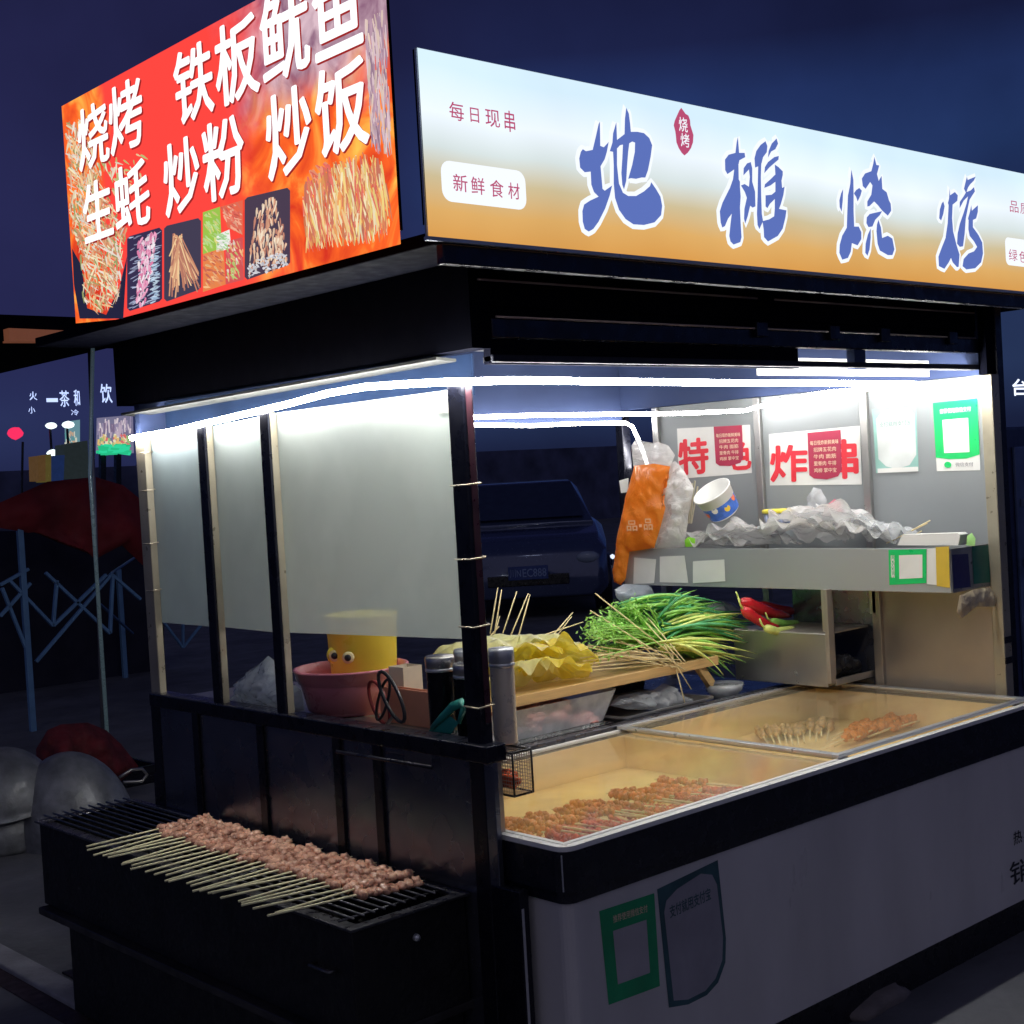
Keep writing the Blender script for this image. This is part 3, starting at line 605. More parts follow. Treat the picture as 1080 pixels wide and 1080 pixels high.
mb = MB(); mb.box(.057, 1.099, .057, FY - .057, .632, .637); mb.box(1.131, FX - .057, .057, FY - .057, .632, .637); mb.build('liner_floor', LINERF, fz)
for (x0, x1, z, fm, lab) in ((.018, 1.145, .745, WHITE, 'left glass lid with thin white frame'), (1.10, 2.182, .757, ALU, 'right glass lid with silver frame, on top of the left one')):
    f = ring(x0, x1, .022, FY - .02, z, z + .010, .016 if z < .75 else .026, .014 if z < .75 else .022).build('lid', fm, fz, bevel=.002, label=lab)
    MB().add([(x0 + .015, .035, z + .005), (x1 - .015, .035, z + .005), (x1 - .015, FY - .033, z + .005), (x0 + .015, FY - .033, z + .005)], [(0, 1, 2, 3)]).build('glass_pane', GLASS, f)
MB().box(-.002, FX, .884, .92, .742, .768).build('back_trim', M('dark steel trim', (.10, .10, .12), .3, .8), fz, bevel=.003)
MB().tube([(-.007, -.007 + .01, .655), (-.0075, -.0075 + .01, .738)], .002, 6).build('corner_glint', ALU, fz)
def flat_y(mb, quad, y): return mb.poly([on(u, v, 1, y) for u, v in quad])
mb = MB()
for ch, ul, ur, vt, vb in (('热', 1069, 1078, 876, 890), ('卖', 1080, 1089, 872, 886)): glyph(mb, ch, ul, ur, vt, vb, 1, .0105, .03)
mb.build('lettering', INK, fz); mb = MB()
for ch, ul, ur, vt, vb in (('销', 1065, 1090, 905, 930),): glyph(mb, ch, ul, ur, vt, vb, 1, .0105, .03)
mb.build('lettering', INK, fz)

# skewers in the freezer and on the grill: one of each kind, then copied
def make_skewer(name, label, cat, meat, n, length, mlen, group, r=.0125, stick=BAMBOO, variant=0, flat=.8, amp=.35, sr=.0030):
    t = thing(name, label, cat, (0, 0, 0), group)
    MB().tube([(0, 0, 0), (length * .5, 0, random.uniform(-.001, .001)), (length - .02, 0, 0), (length, 0, 0)], [sr, sr, sr * .9, .0006], 7).build('stick', stick, t, smooth=True)
    mb = MB(); x0 = length - .015 - mlen
    for k in range(n):
        x = x0 + mlen * (k + .5) / n
        for q in range(2): mb.lump((x + random.uniform(-.004, .004), random.uniform(-.008, .008), random.uniform(-.004, .004)), r * random.uniform(.8, 1.15), (random.uniform(.8, 1.15), random.uniform(.85, 1.2), flat), 2, amp, 1.8)
    mb.build('meat', meat, t, smooth=True); return t
ordn = ['first', 'second', 'third', 'fourth', 'fifth', 'sixth', 'seventh', 'eighth', 'ninth', 'tenth', 'eleventh', 'twelfth', 'thirteenth', 'fourteenth', 'fifteenth', 'sixteenth', 'seventeenth', 'eighteenth', 'nineteenth', 'twentieth', 'twenty-first', 'twenty-second', 'twenty-third', 'twenty-fourth', 'twenty-fifth', 'twenty-sixth', 'twenty-seventh', 'twenty-eighth', 'twenty-ninth', 'thirtieth'] + ['thirty-' + q for q in ('first', 'second', 'third', 'fourth', 'fifth', 'sixth', 'seventh', 'eighth', 'ninth')]
vars_ = [make_skewer('meat_skewer', 'x', 'skewer', MEAT, 8, .41, .168, 'raw meat skewers on the grill', r=.0145, amp=.55, flat=.75, stick=BAMBOOF) for _ in range(4)]
NSK = 28; used = set()
for i in range(NSK):
    f = i / (NSK - 1); k = random.randrange(4)
    if k not in used: o = vars_[k]; used.add(k)
    elif i >= NSK - 4 and len(used) < 4: k = [q for q in range(4) if q not in used][0]; o = vars_[k]; used.add(k)
    else: o = copy_tree(vars_[k])
    y = .462 + (1.475 - .462) * f; xm = -.258 + .006 * math.sin(i * 1.7) + random.uniform(-.014, .014)   # where the meat starts
    ang = R(-9 + 13 * f + random.uniform(-11, 11)) * .8
    o.rotation_euler = (random.uniform(0, .2), 0, ang)
    hx = xm - .215 * math.cos(ang); hy = y - .215 * math.sin(ang)
    o.location = (hx, hy, .623 + .002 * (i % 2))
    o['label'] = 'raw meat skewer on the grill, %s from the near end of the row' % ordn[i]; o['group'] = 'raw meat skewers on the grill'
fzr = [make_skewer('red_meat_skewer', 'x', 'skewer', MEAT2, 10, .30, .15, 'red meat skewers in the freezer', .0105, amp=.6) for _ in range(3)]
fzp = [make_skewer('orange_meat_skewer', 'x', 'skewer', M('orange red meat', (.95, .19, .05), .28, var=.55, scale=40, bump=.4, bscale=90), 10, .30, .15, 'rear pile of skewers in the freezer', .0105, amp=.6) for _ in range(2)]
c_used = set()
def freezer_row(protos, spots, lab, group, z=.650):
    seen = set()
    for i, (x, y, a) in enumerate(spots):
        k = i % len(protos); o = protos[k] if k not in seen else copy_tree(protos[k]); seen.add(k)
        o.location = (x, y, z + random.uniform(0, .012)); o.rotation_euler = (random.uniform(0, 3), R(random.uniform(-3, -1)), R(a)); o['label'] = lab % ordn[i]; o['group'] = group
def hp(hu, hv, tu, tv, z=.665):
    a = on(hu, hv, 2, z); b = on(tu, tv, 2, z); return a, math.degrees(math.atan2(b.y - a.y, b.x - a.x))
def row(n, x0, x1, y0, a0, a1, jit, yj):
    out = []
    for i in range(n):
        f = i / (n - 1); x = x0 + (x1 - x0) * f + random.uniform(-.010, .010); an = a0 + (a1 - a0) * f + random.uniform(-jit, jit); c_ = math.cos(R(an))
        if x + .30 * c_ < .068: x = .068 - .30 * c_
        out.append((min(x, 1.09), y0 + random.uniform(0, yj), an))
    return out
freezer_row(fzr, row(33, .12, 1.085, .072, 99, 124, 9, .035), 'red marinated skewer in the front pile under the left glass lid, %s from the left', 'red meat skewers in the freezer', .650)
freezer_row(fzp, row(27, .10, .98, .20, 96, 118, 12, .05), 'orange red skewer in the rear pile under the left glass lid, %s from the left', 'rear pile of skewers in the freezer', .664)
fzo = [make_skewer('orange_meat_skewer', 'x', 'skewer', MEAT3, 7, .30, .14, 'orange skewers in the freezer', .014) for _ in range(2)]
spots = [(lambda a, an: (a.x, a.y, an))(*hp(866 + 5.5 * i + random.uniform(-3, 3), 788 - 1.6 * i - 5 * (i % 3), 925 + 5 * i, 766 - 1.2 * i - 5 * (i % 3) + random.uniform(-3, 3))) for i in range(17)]
freezer_row(fzo, spots, 'orange marinated skewer under the right glass lid, %s from the left', 'orange skewers in the freezer')
fzb = [make_skewer('brown_meat_skewer', 'x', 'skewer', MEATB, 7, .30, .14, 'brown skewers in the freezer', .013)]
spots = [(lambda a, an: (a.x, a.y, an))(*hp(812 + 6 * i, 784 + 1.5 * (i % 3) - i, 796 + 8 * i + random.uniform(-6, 6), 760 - .8 * i)) for i in range(11)]
freezer_row(fzb, spots, 'brown skewer behind the orange ones under the right lid, %s from the left', 'brown skewers in the freezer')

# stickers
def sticker(quad_fn, name, label, parts):
    t = thing(name, label, 'sticker', quad_fn(.5, .5)); 
    for nm, m, mb in parts:
        if nm != 'code_block': mb.build(nm, m, t)
    return t
def plane_quad(corners, ax, val):
    """corners tl,tr,br,bl in photo pixels; returns f(a,b) on the plane (a right, b down)"""
    c = [on(u, v, ax, val) for u, v in corners]
    def f(a, b, lift=0.):
        p = (c[0] * (1 - a) + c[1] * a) * (1 - b) + (c[3] * (1 - a) + c[2] * a) * b; p = p.copy(); p[ax] = val - lift; return p
    return f
def qp(f, a0, a1, b0, b1, lift, th=0.): return MB().poly([f(a0, b0, lift), f(a0, b1, lift), f(a1, b1, lift), f(a1, b0, lift)])
def qt(f, s, a0, a1, b0, b1, lift, w=.01):
    P = f(a0, b1, lift); return MB().text(s, P, f(a1, b1, lift) - P, f(a0, b0, lift) - P, w)
def circ(f, a, b, ra, rb, lift, n=20): return MB().poly([f(a + ra * math.cos(2 * math.pi * k / n), b - rb * math.sin(2 * math.pi * k / n), lift) for k in range(n)])
# on the freezer front
f = plane_quad([(632, 961), (690, 942), (696, 1040), (642, 1060)], 1, .0112)
sticker(f, 'payment_sticker', 'green payment sticker with white square on the freezer front', [('backing', GREEND, qp(f, 0, 1, 0, 1, 0)), ('card', M('dull white card', (.40, .38, .42), .6), qp(f, .2, .82, .25, .82, .0008)), ('code_block', M('blurred grey print', (.24, .23, .26), .6, var=.35, scale=120), qp(f, .3, .74, .32, .66, .0014)), ('lettering', BEIGE, qt(f, '推荐使用微信支付', .22, .85, .09, .17, .0012))])
f = plane_quad([(693, 938), (757, 907), (771, 1040), (706, 1068)], 1, .0112)
out = [(.0, .0), (1, .0), (1, .62), (.95, .8), (.8, .93), (.6, .99), (.3, 1), (.0, .96)]
inn = [(.07, .2), (.12, .12), (.3, .07), (.7, .04), (.88, .09), (.94, .18), (.95, .6), (.9, .77), (.76, .89), (.58, .95), (.3, .96), (.08, .92)]
sticker(f, 'payment_sticker', 'faded teal rounded payment sticker beside the green one on the freezer', [('backing', TEALD, MB().poly([f(a, b, 0) for a, b in out][::-1])), ('card', M('greyed card', (.30, .29, .34), .6), MB().poly([f(a, b, .0008) for a, b in inn][::-1])),
        ('lettering', TEALD, qt(f, '支付就用支付宝', .15, .82, .17, .27, .0014, .03)), ('code_block', M('blurred dark print', (.17, .16, .19), .6, var=.35, scale=120), qp(f, .38, .8, .5, .83, .0014))])
# on the right end wall (x plane)
XW = XR - .0125
def stx(corners): return plane_quad(corners, 0, XW - .001)
f = stx([(984, 425), (1031, 420), (1034, 496), (988, 497)])
sticker(f, 'payment_sticker', 'bright green payment sticker near the right post on the grey end wall', [('backing', PAPER, qp(f, 0, 1, 0, 1, 0)), ('green_field', GREEN, MB().poly([f(a, b, .0012) for a, b in ((0, 0), (0, .8), (.3, .83), (.7, .83), (1, .78), (1, 0))])), ('card', PAPER, qp(f, .2, .78, .26, .74, .002)), ('code_block', GREYQ, qp(f, .28, .7, .34, .6, .003)),
        ('lettering', WHITE, qt(f, '推荐使用微信支付', .15, .85, .10, .17, .002, .02)), ('tick', GREEN, circ(f, .27, .91, .08, .045, .002)), ('lettering', GREYQ, qt(f, '微信支付', .45, .85, .88, .94, .002))])
f = stx([(920, 432), (966, 427), (969, 497), (924, 499)])
sticker(f, 'payment_sticker', 'pale teal payment sticker left of the green one on the end wall', [('backing', M('pale teal', (.30, .55, .50), .5), qp(f, 0, 1, 0, 1, 0)), ('card', M('pale card', (.66, .70, .70), .6), MB().poly([f(a, b, .0012) for a, b in ((.08, .16), (.08, .78), (.25, .9), (.5, .95), (.8, .9), (.96, .75), (.96, .14), (.85, .04), (.5, .02), (.2, .07))])), ('code_block', GREYQ, qp(f, .3, .72, .5, .86, .0024)),
        ('lettering', M('grey teal ink', (.25, .38, .38), .6), qt(f, '支付就用支付宝', .15, .88, .2, .29, .0024, .01)), ('foot', PAPER, qp(f, .05, 1, .93, 1, .0030))])
# the two red and white posters
def poster(corners, ch, cL, blob, card, name_lab, second):
    f = stx(corners); t = thing('menu_poster', name_lab, 'poster', f(.5, .5))
    qp(f, 0, 1, 0, 1, 0).build('sheet', PAPER, t)
    qt(f, ch, cL[0], cL[1], cL[2], cL[3], .0015, .075).build('lettering', RED, t)
    qt(f, second, blob[0], blob[1], blob[2], blob[3], .0015, .09).build('lettering', RED, t)
    MB().poly([f(a, b, .0026) for a, b in ((card[0], card[2]), (card[0] + .01, card[3] - .08), (card[0] + .06, card[3] - .02), (card[0] + .2, card[3]), (card[1] - .04, card[3] - .05), (card[1], card[3] - .16), (card[1], card[2]))]).build('menu_card', M('raspberry card', (.42, .03, .08), .5, var=.06), t)
    mb = MB(); rows = ['每日现炸新鲜美味', '招牌五花肉', '牛肉 面筋', '里脊肉 牛排', '鸡柳 掌中宝']; h = (card[3] - card[2])
    for k, s in enumerate(rows):
        P = card[2] + h * (.18 + .145 * k); w = (card[1] - card[0]); q = qt(f, s, card[0] + w * (.08 if k == 0 else .18), card[0] + w * (.93 if k == 0 else .85), P, P + h * .095, .0034, .02); mb.add(q.v, q.f)
    mb.build('card_lettering', BEIGE, t); return t
poster([(714, 452), (791, 448), (793, 499), (716, 505)], '特', (.02, .42, .24, .92), (.72, .99, .32, .90), (.52, .90, .0, .82), 'poster with red 特 lettering nearest the orange bag', '色')
poster([(811, 458), (907, 449), (909, 511), (812, 512)], '炸', (.02, .42, .24, .92), (.70, .96, .22, .88), (.44, .80, .04, .90), 'poster with red 炸 lettering in the middle of the end wall', '串')

# ================================================================== UPPER SHELF
sh = thing('wall_shelf', 'grey steel tray shelf across the right end wall of the stall', 'shelf', (2.11, .9, 1.13))
mb = MB().box(1.99, 2.235, .175, 1.64, 1.135, 1.142); mb.build('shelf_board', STEEL, sh)
MB().box(1.985, 1.990, .17, 1.645, 1.130, 1.278).build('front_panel', M('satin grey panel', (.42, .44, .45), .42, .35, var=.03, scale=2, rvar=.03), sh, bevel=.0015)
MB().box(1.991, 2.235, .168, .173, 1.130, 1.275).build('end_panel', M('worn grey panel', (.36, .37, .37), .4, .5, var=.2), sh)
MB().box(1.991, 2.235, 1.641, 1.645, 1.130, 1.275).build('end_panel', STEEL, sh)
for y in (.66, .68): MB().box(1.992, 2.017, y, y + .012, .82, 1.13).build('hanger', STEELD, sh)
def px_quad_x(l, val): return [on(u, v, 0, val) for u, v in l]
def card(name, label, cat, l, ax, val, mat, th=.0015, group=None):
    p = [on(u, v, ax, val) for u, v in l]; n = Vector((0, 0, 0)); n[ax] = -1
    return single(MB().poly(p, n, -th if False else th * -1), name, mat, label, cat, group)
for i, (l, lab) in enumerate((([(669, 588), (692, 590), (690, 615), (668, 616)], 'torn white paper note on the shelf front nearest the orange bag'), ([(696, 587), (722, 586), (726, 615), (696, 614)], 'square white paper note on the shelf front, middle of three'), ([(731, 592), (764, 590), (765, 613), (731, 615)], 'wide white paper note on the shelf front, rightmost of three'))):
    p = [on(u, v, 0, 1.983) for u, v in l]; single(MB().poly(p[::-1], (-1, 0, 0), -.001), 'paper_note', PAPER, lab, 'note', 'paper notes taped on the shelf front')
f = plane_quad([(937, 580), (977, 579), (977, 615), (938, 617)], 0, 1.9835)
sticker(f, 'payment_sticker', 'green payment sticker lying sideways on the shelf front', [('backing', GREEN, qp(f, 0, 1, 0, 1, 0)), ('card', PAPER, qp(f, .28, .9, .16, .84, .0008)), ('code_block', GREYQ, qp(f, .36, .8, .24, .76, .0016)), ('lettering', WHITE, qt(f, '微信支付', .06, .16, .15, .8, .001))])
p = [on(u, v, 0, 1.983) for u, v in ((978, 579), (987, 578), (988, 617), (978, 616))]; single(MB().poly(p[::-1], (-1, 0, 0), -.001), 'paper_strip', PAPER, 'narrow white paper strip beside the sideways green sticker', 'paper strip')
p = [on(u, v, 0, 1.983) for u, v in ((987, 577), (1001, 576), (1002, 620), (988, 618))]; single(MB().poly(p[::-1], (-1, 0, 0), -.001), 'yellow_tape', MUST, 'mustard yellow tape at the right corner of the shelf', 'tape')
f = plane_quad([(1004, 585), (1021, 584), (1024, 619), (1006, 621)], 1, .1665)
sticker(f, 'payment_sticker', 'small navy payment card on the right end of the shelf', [('backing', NAVY, qp(f, 0, 1, 0, 1, 0)), ('code_block', M('dim print', (.28, .28, .42), .5), qp(f, .2, .75, .3, .95, .0008))])
f = plane_quad([(1025, 576), (1043, 575), (1045, 614), (1027, 616)], 1, .1665)
sticker(f, 'payment_sticker', 'small dark green payment card on the right end of the shelf', [('backing', DGREEN, qp(f, 0, 1, 0, 1, 0)), ('code_block', M('dim print green', (.26, .38, .36), .5), qp(f, .22, .78, .3, .88, .0008))])
def bag(name, label, cat, pxs, ax, val, mat, th=.03, amp=.02, seed=1, fr=14., nrm=None, **k):
    n = Vector((0, 0, 0)); n[ax] = -1
    mb = pillow([on(u, v, ax, val) for u, v in pxs], nrm or n, th, 5, amp, fr, seed); return single(mb, name, mat, label, cat, smooth=True, **k)
ob = thing('carrier_bag', 'orange plastic carrier bag hanging at the left end of the shelf', 'bag', on(655, 615, 0, 1.95))
pillow(px([(669, 491), (690, 489), (707, 492), (700, 508), (697, 522), (702, 535), (697, 555), (690, 578), (664, 582), (660, 610), (655, 617), (648, 614), (646, 604), (652, 560), (661, 520)], 0, 1.95), (-1, 0, 0), .02, 5, .012, 16, 3).build('bag_body', ORANGE, ob, smooth=True)
mb = MB(); glyph(mb, '品', 661, 672, 549, 560, 0, 1.915, .02); glyph(mb, '一', 674, 677, 553, 556, 0, 1.915, .02); glyph(mb, '品', 679, 688, 547, 559, 0, 1.915, .02); mb.build('bag_print', M('pale orange ink', (.95, .55, .3), .5), ob)
pillow(px([(668, 492), (666, 470), (672, 462), (680, 470), (694, 466), (705, 470), (712, 480), (706, 494)], 0, 1.97), (-1, 0, 0), .012, 4, .015, 20, 4).build('bag_handles', BAGW, ob, smooth=True)
bag('carrier_bag', 'bunched white carrier bag hanging behind the orange one', 'bag', [(700, 492), (712, 486), (722, 497), (732, 515), (726, 545), (722, 577), (692, 580), (700, 550), (704, 535), (699, 520)], 0, 2.0, BAGW, .03, .03, 5, 18)
bag('crumpled_tape', 'crumpled tan packing tape hanging under the shelf at the right post', 'tape', [(1012, 628), (1026, 622), (1044, 619), (1052, 628), (1050, 640), (1030, 640), (1014, 652), (1009, 645)], 1, .155, TAN, .008, .012, 9, 30)
# paper bowl lying tilted
def tilted(axis_from, axis_to): return Vector((0, 0, 1)).rotation_difference((Vector(axis_to) - Vector(axis_from)).normalized()).to_matrix()
c0 = on(765, 541, 0, 2.06); c1 = on(751, 519, 0, 2.00)
t = thing('paper_bowl', 'blue floral paper bowl tipped on its side on the bags', 'bowl', c0)
mt = tilted(c0, c1); H_ = (c1 - c0).length
MB().lathe([(0, 0), (.055, 0), (.060, .004), (.076, H_), (.079, H_ + .002), (.079, H_ + .006), (.074, H_ + .006), (.058, .008), (0, .008)], c0, 36, mt).build('bowl_body', WHITE, t, smooth=True)
mb = MB(); BL = M('blue floral print', (.06, .17, .65), .4, var=.3, scale=40)
mb.lathe([(.0622, .008), (.0722, H_ * .8)], c0, 36, mt); mb.build('printed_band', BL, t, smooth=True)
mb = MB()
for k in range(9):
    a = k * 2 * math.pi / 9; hh = H_ * (.4 + .15 * (k % 2)); rr = .0622 + .0100 * (hh - .008) / (H_ * .8 - .008) + .0012; sz = .013
    mb.col = [(.9, .6, .05), (.85, .2, .08), (.9, .85, .8)][k % 3]
    mb.poly([c0 + mt @ Vector((rr * math.cos(a + sz / rr * math.cos(q * math.pi / 4)), rr * math.sin(a + sz / rr * math.cos(q * math.pi / 4)), hh + sz * math.sin(q * math.pi / 4))) for q in range(8)])
mb.build('flower_print', TINT, t)
c0 = on(821, 548, 0, 2.12); t = thing('jar', 'small blue patterned tub with yellow lid among the bags', 'tub', c0 + Vector((0, 0, -.03)))
MB().lathe([(0, -.03), (.048, -.03), (.055, .028), (0, .028)], c0, 28).build('tub_body', M('blue white pattern', (.35, .40, .75), .4, var=.8, scale=45), t, smooth=True)
MB().lathe([(0, .040), (.058, .040), (.060, .036), (.060, .026), (.0555, .0285)], c0, 28).build('lid', YELLOW, t, smooth=True)
bag('pink_ring', 'pink plastic wrapping poking from the heap of bags', 'wrapping', [(872, 543), (873, 532), (880, 526), (887, 530), (889, 543)], 0, 2.10, PINK, .012, .01, 10, 30)
bag('clear_bag', 'knotted clear bag beside the pink wrapping', 'bag', [(853, 541), (851, 525), (858, 514), (866, 516), (872, 527), (871, 542)], 0, 2.12, BAGC, .015, .02, 11, 30)
bag('green_wrapper', 'bright green wrapper inside the clear film on the shelf', 'wrapper', [(722, 570), (726, 566), (733, 568), (733, 576), (723, 577)], 0, 1.985, M('lime wrapper', (.30, .75, .05), .4), .006, .004, 12, 30)
bag('yellow_wrapper', 'yellow green wrapper behind the white bags', 'wrapper', [(705, 549), (716, 546), (724, 549), (722, 556), (706, 558)], 0, 2.07, M('olive yellow wrapper', (.55, .55, .06), .4), .01, .004, 13, 30)
bag('receipt', 'small white receipt sticking out left of the orange bag', 'receipt', [(653, 507), (663, 504), (662, 519), (655, 520)], 0, 1.97, PAPER, .001, .002, 14, 10)
t = thing('chopstick_bundle', 'bundle of wrapped chopsticks standing beside the paper bowl', 'chopsticks', on(725, 550, 0, 2.12))
for k in range(7):
    a = on(720 + k * 1.5, 552, 0, 2.12 + .01 * (k % 3)); b = on(719 + k * 2.8, 513 - (k % 3) * 3, 0, 2.11 + .01 * (k % 3)); MB().obox(a, b, .006, .004).build('chopstick', M('chopstick paper', (.62, .58, .42), .6) if k == 0 else bpy.data.materials['chopstick paper'], t)
p = [on(u, v, 0, 2.05) for u, v in ((955, 574), (960, 563), (1018, 561), (1021, 563), (1019, 574))]
t = thing('tablet', 'black tablet in a white case lying on the shelf', 'tablet', p[0])
MB().poly(p[::-1], (-1, 0, 0), -.05).build('case', WHITE, t); p2 = [on(u, v, 0, 2.048) for u, v in ((957, 574), (961, 565), (1017, 563.5), (1017, 574))]
MB().poly(p2[::-1], (-1, 0, 0), -.0015).build('screen', BLACK, t)
bag('green_lighter', 'pale green plastic clip at the right end of the tablet', 'clip', [(1019, 575), (1020, 565), (1025, 562), (1029, 568), (1028, 576)], 0, 2.03, M('pale green plastic', (.45, .85, .30), .35), .008, .001, 15, 10)
for k, (a, b) in enumerate((((940, 571), (981, 549)), ((935, 573), (978, 552)), ((948, 574), (972, 560)))):
    single(MB().tube([on(*a, 0, 2.10), on(*b, 0, 2.11)], .0022, 6), 'bamboo_stick', BAMBOO, ['topmost', 'middle', 'shortest'][k] + ' of three bamboo sticks lying between bags and tablet', 'stick', 'bamboo sticks on the shelf', smooth=True)

# ================================================================== LOWER RACK
rk = thing('steel_rack', 'small open steel box shelf hanging above the freezer corner', 'rack', (2.1, .86, .79))
MB().box(1.96, 2.23, .66, 1.07, .790, .797).build('rack_floor', STEEL, rk, bevel=.002)
MB().box(1.955, 1.960, .655, 1.07, .786, .975).build('side_plate', STEEL, rk, bevel=.002)
MB().box(1.96, 2.23, .66, 1.07, .970, .977).build('rack_top', STEELD, rk, bevel=.002)
MB().box(1.954, 1.985, .640, .656, .80, 1.134).build('upright', STEELD, rk, bevel=.002)
MB().box(1.985, 2.23, .642, .648, .788, .812).build('front_lip', STEEL, rk, bevel=.002)
single(pillow([(2.02, .70, .80), (2.21, .70, .80), (2.21, .70, .85), (2.15, .70, .88), (2.08, .70, .885), (2.03, .70, .86)], (0, -1, 0), .03, 5, .02, 18, 21), 'black_bag', BLACK, 'crumpled black bag inside the steel box shelf', 'bag', smooth=True)

# ================================================================== BOARD, GREENS AND THINGS BEHIND THE FREEZER
BZ0, BZ1 = .872, .902
t = thing('serving_board', 'long blond wooden board carrying cabbage and chives', 'board', (1.15, 1.2, BZ0))
MB().box(.55, 1.76, 1.0, 1.42, BZ0 + .010, BZ1 - .004).build('board_top', WOOD, t, bevel=.003); MB().box(.55, 1.76, .985, .999, BZ0, BZ1 + .004).build('front_edge', WOOD, t, bevel=.003)
# clear tub of meat
t = thing('food_tub', 'clear plastic tub of fatty pink meat under the board', 'tub', (.95, 1.16, .742))
mb = MB(); lo = rrect(.66, 1.16, .99, 1.3, .04); hi = rrect(.60, 1.215, .955, 1.34, .05)
k = len(lo); mb.add([Vector((x, y, .745)) for x, y in lo] + [Vector((x, y, .868)) for x, y in hi], [(i, (i + 1) % k, k + (i + 1) % k, k + i) for i in range(k)] + [tuple(range(k))]); mb.build('tub_body', BAGC, t, smooth=True)
mb = MB()
for _ in range(60): mb.lump((random.uniform(.70, 1.13), random.uniform(1.01, 1.28), random.uniform(.77, .835)), random.uniform(.022, .04), (1.3, 1, .6), 2, .5, 1.6, Matrix.Rotation(random.uniform(0, 3), 3, 'Z'))
mb.build('meat', TUBMEAT, t, smooth=True)
def tray(name, label, x0, x1, y0, y1, z0, z1, mat, fill=None, cat='tray', wob=.0):
    t = thing(name, label, cat, ((x0 + x1) / 2, (y0 + y1) / 2, z0)); mb = MB(); lo = rrect(x0 + .02, x1 - .02, y0 + .02, y1 - .02, .02); hi = rrect(x0, x1, y0, y1, .025); li = rrect(x0 - .012, x1 + .012, y0 - .012, y1 + .012, .03); k = len(lo)
    vs = [Vector((x, y, z0)) for x, y in lo] + [Vector((x, y, z1)) for x, y in hi] + [Vector((x, y, z1 + .001)) for x, y in li] + [Vector((x, y, z1 - .006)) for x, y in li]
    mb.add(vs, [(r * k + i, r * k + (i + 1) % k, (r + 1) * k + (i + 1) % k, (r + 1) * k + i) for r in range(3) for i in range(k)] + [tuple(range(k))]); mb.build('tray_body', mat, t)
    return t
tray('steel_tray', 'black food pan between freezer and tub on the left', .62, 1.14, .935, .975, .743, .768, BLACK)
tray('steel_tray', 'shallow steel pan holding a crumpled clear bag', 1.20, 1.66, .94, 1.28, .743, .775, STEEL)
bag('clear_bag', 'crumpled clear bag in the steel pan under the board', 'bag', [(642, 744), (650, 735), (672, 730), (690, 727), (700, 720), (712, 727), (724, 735), (722, 745), (690, 749), (660, 748)], 1, 1.06, BAGC, .06, .05, 22, 24)
tray('food_tub', 'dark plastic tub propping the right end of the board', 1.52, 1.74, 1.30, 1.40, .743, .870, BLACK, cat='tub')
t = thing('steel_bowl', 'small glass bowl behind the freezer near the rack', 'bowl', (1.78, .98, .743)); MB().lathe([(0, .0), (.04, .0), (.062, .03), (.07, .055), (.072, .056), (.066, .03), (.04, .006), (0, .006)], (1.80, 1.0, .743), 32).build('bowl_body', BAGC, t, smooth=True); MB().lathe([(0, .05), (.06, .046), (.06, .044), (0, .044)], (1.80, 1.0, .743), 28).build('filling', M('grey sauce', (.35, .36, .36), .3), t, smooth=True)
single(MB().obox(on(735, 700, 1, 1.0), on(750, 722, 1, 1.02), .02, .035), 'wood_block', WOOD, 'slanted yellow wooden strut under the right end of the board', 'strut')
# cabbage: ruffled leaves
def leaf(cx, cy, cz, rx, ry, tilt, seed, mb, ruff=.018, zmin=BZ1 + .003, fall=.3):
    n = 72; k = 14; vs = [Vector((cx, cy, cz))]; 
    for i in range(1, k + 1):
        for j in range(n):
            a = 2 * math.pi * j / n; f = i / k; rr = f * (1 + .12 * noise.noise(Vector((math.cos(a) * 2, math.sin(a) * 2, seed))))
            p = Vector((cx + rx * rr * math.cos(a), cy + ry * rr * math.sin(a), 0))
            z = cz + tilt[0] * (p.x - cx) + tilt[1] * (p.y - cy) - fall * rx * f * f + ruff * f * f * (math.sin(a * 9 + seed + 3 * f) * .45 + noise.noise(p * 14 + Vector((0, 0, seed))) * 1.2) + .010 * noise.noise(p * 26 + Vector((0, 0, seed)))
            vs.append(Vector((p.x, p.y, max(z, zmin + .003 * f))))
    fs = [(0, 1 + j, 1 + (j + 1) % n) for j in range(n)] + [(1 + (i - 1) * n + j, 1 + i * n + j, 1 + i * n + (j + 1) % n, 1 + (i - 1) * n + (j + 1) % n) for i in range(1, k) for j in range(n)]
    mb.add(vs, fs)
cb = thing('cabbage_pile', 'pile of ruffled yellow cabbage leaves on the left of the board', 'cabbage', (.9, 1.12, BZ1))
for i, (x, y, z, rx, ry, tl, mm) in enumerate(((.80, 1.22, 1.075, .17, .13, (.0, -.25), CABW), (1.00, 1.20, 1.06, .17, .13, (-.15, -.3), CABW), (1.10, 1.10, 1.015, .12, .11, (-.45, -.4), CABB), (.90, 1.10, 1.04, .15, .11, (-.1, -.45), CABB), (.74, 1.12, 1.06, .13, .12, (.1, -.45), CABW), (1.15, 1.22, 1.02, .13, .11, (-.3, -.2), CABW), (1.0, 1.05, .985, .15, .08, (-.25, -.45), CABB), (.84, 1.05, 1.0, .14, .07, (0, -.5), CABW))):
    mb = MB(); leaf(x, y, z, rx, ry, tl, i * 3.3, mb, .03); mb.build('leaf', mm, cb, smooth=True)
def stick(a, b, label, group, r=.0025, m=BAMBOO): return single(MB().tube([a, (Vector(a) + Vector(b)) / 2, b], [r, r, r * .8], 6), 'bamboo_stick', m, label, 'stick', group, smooth=True)
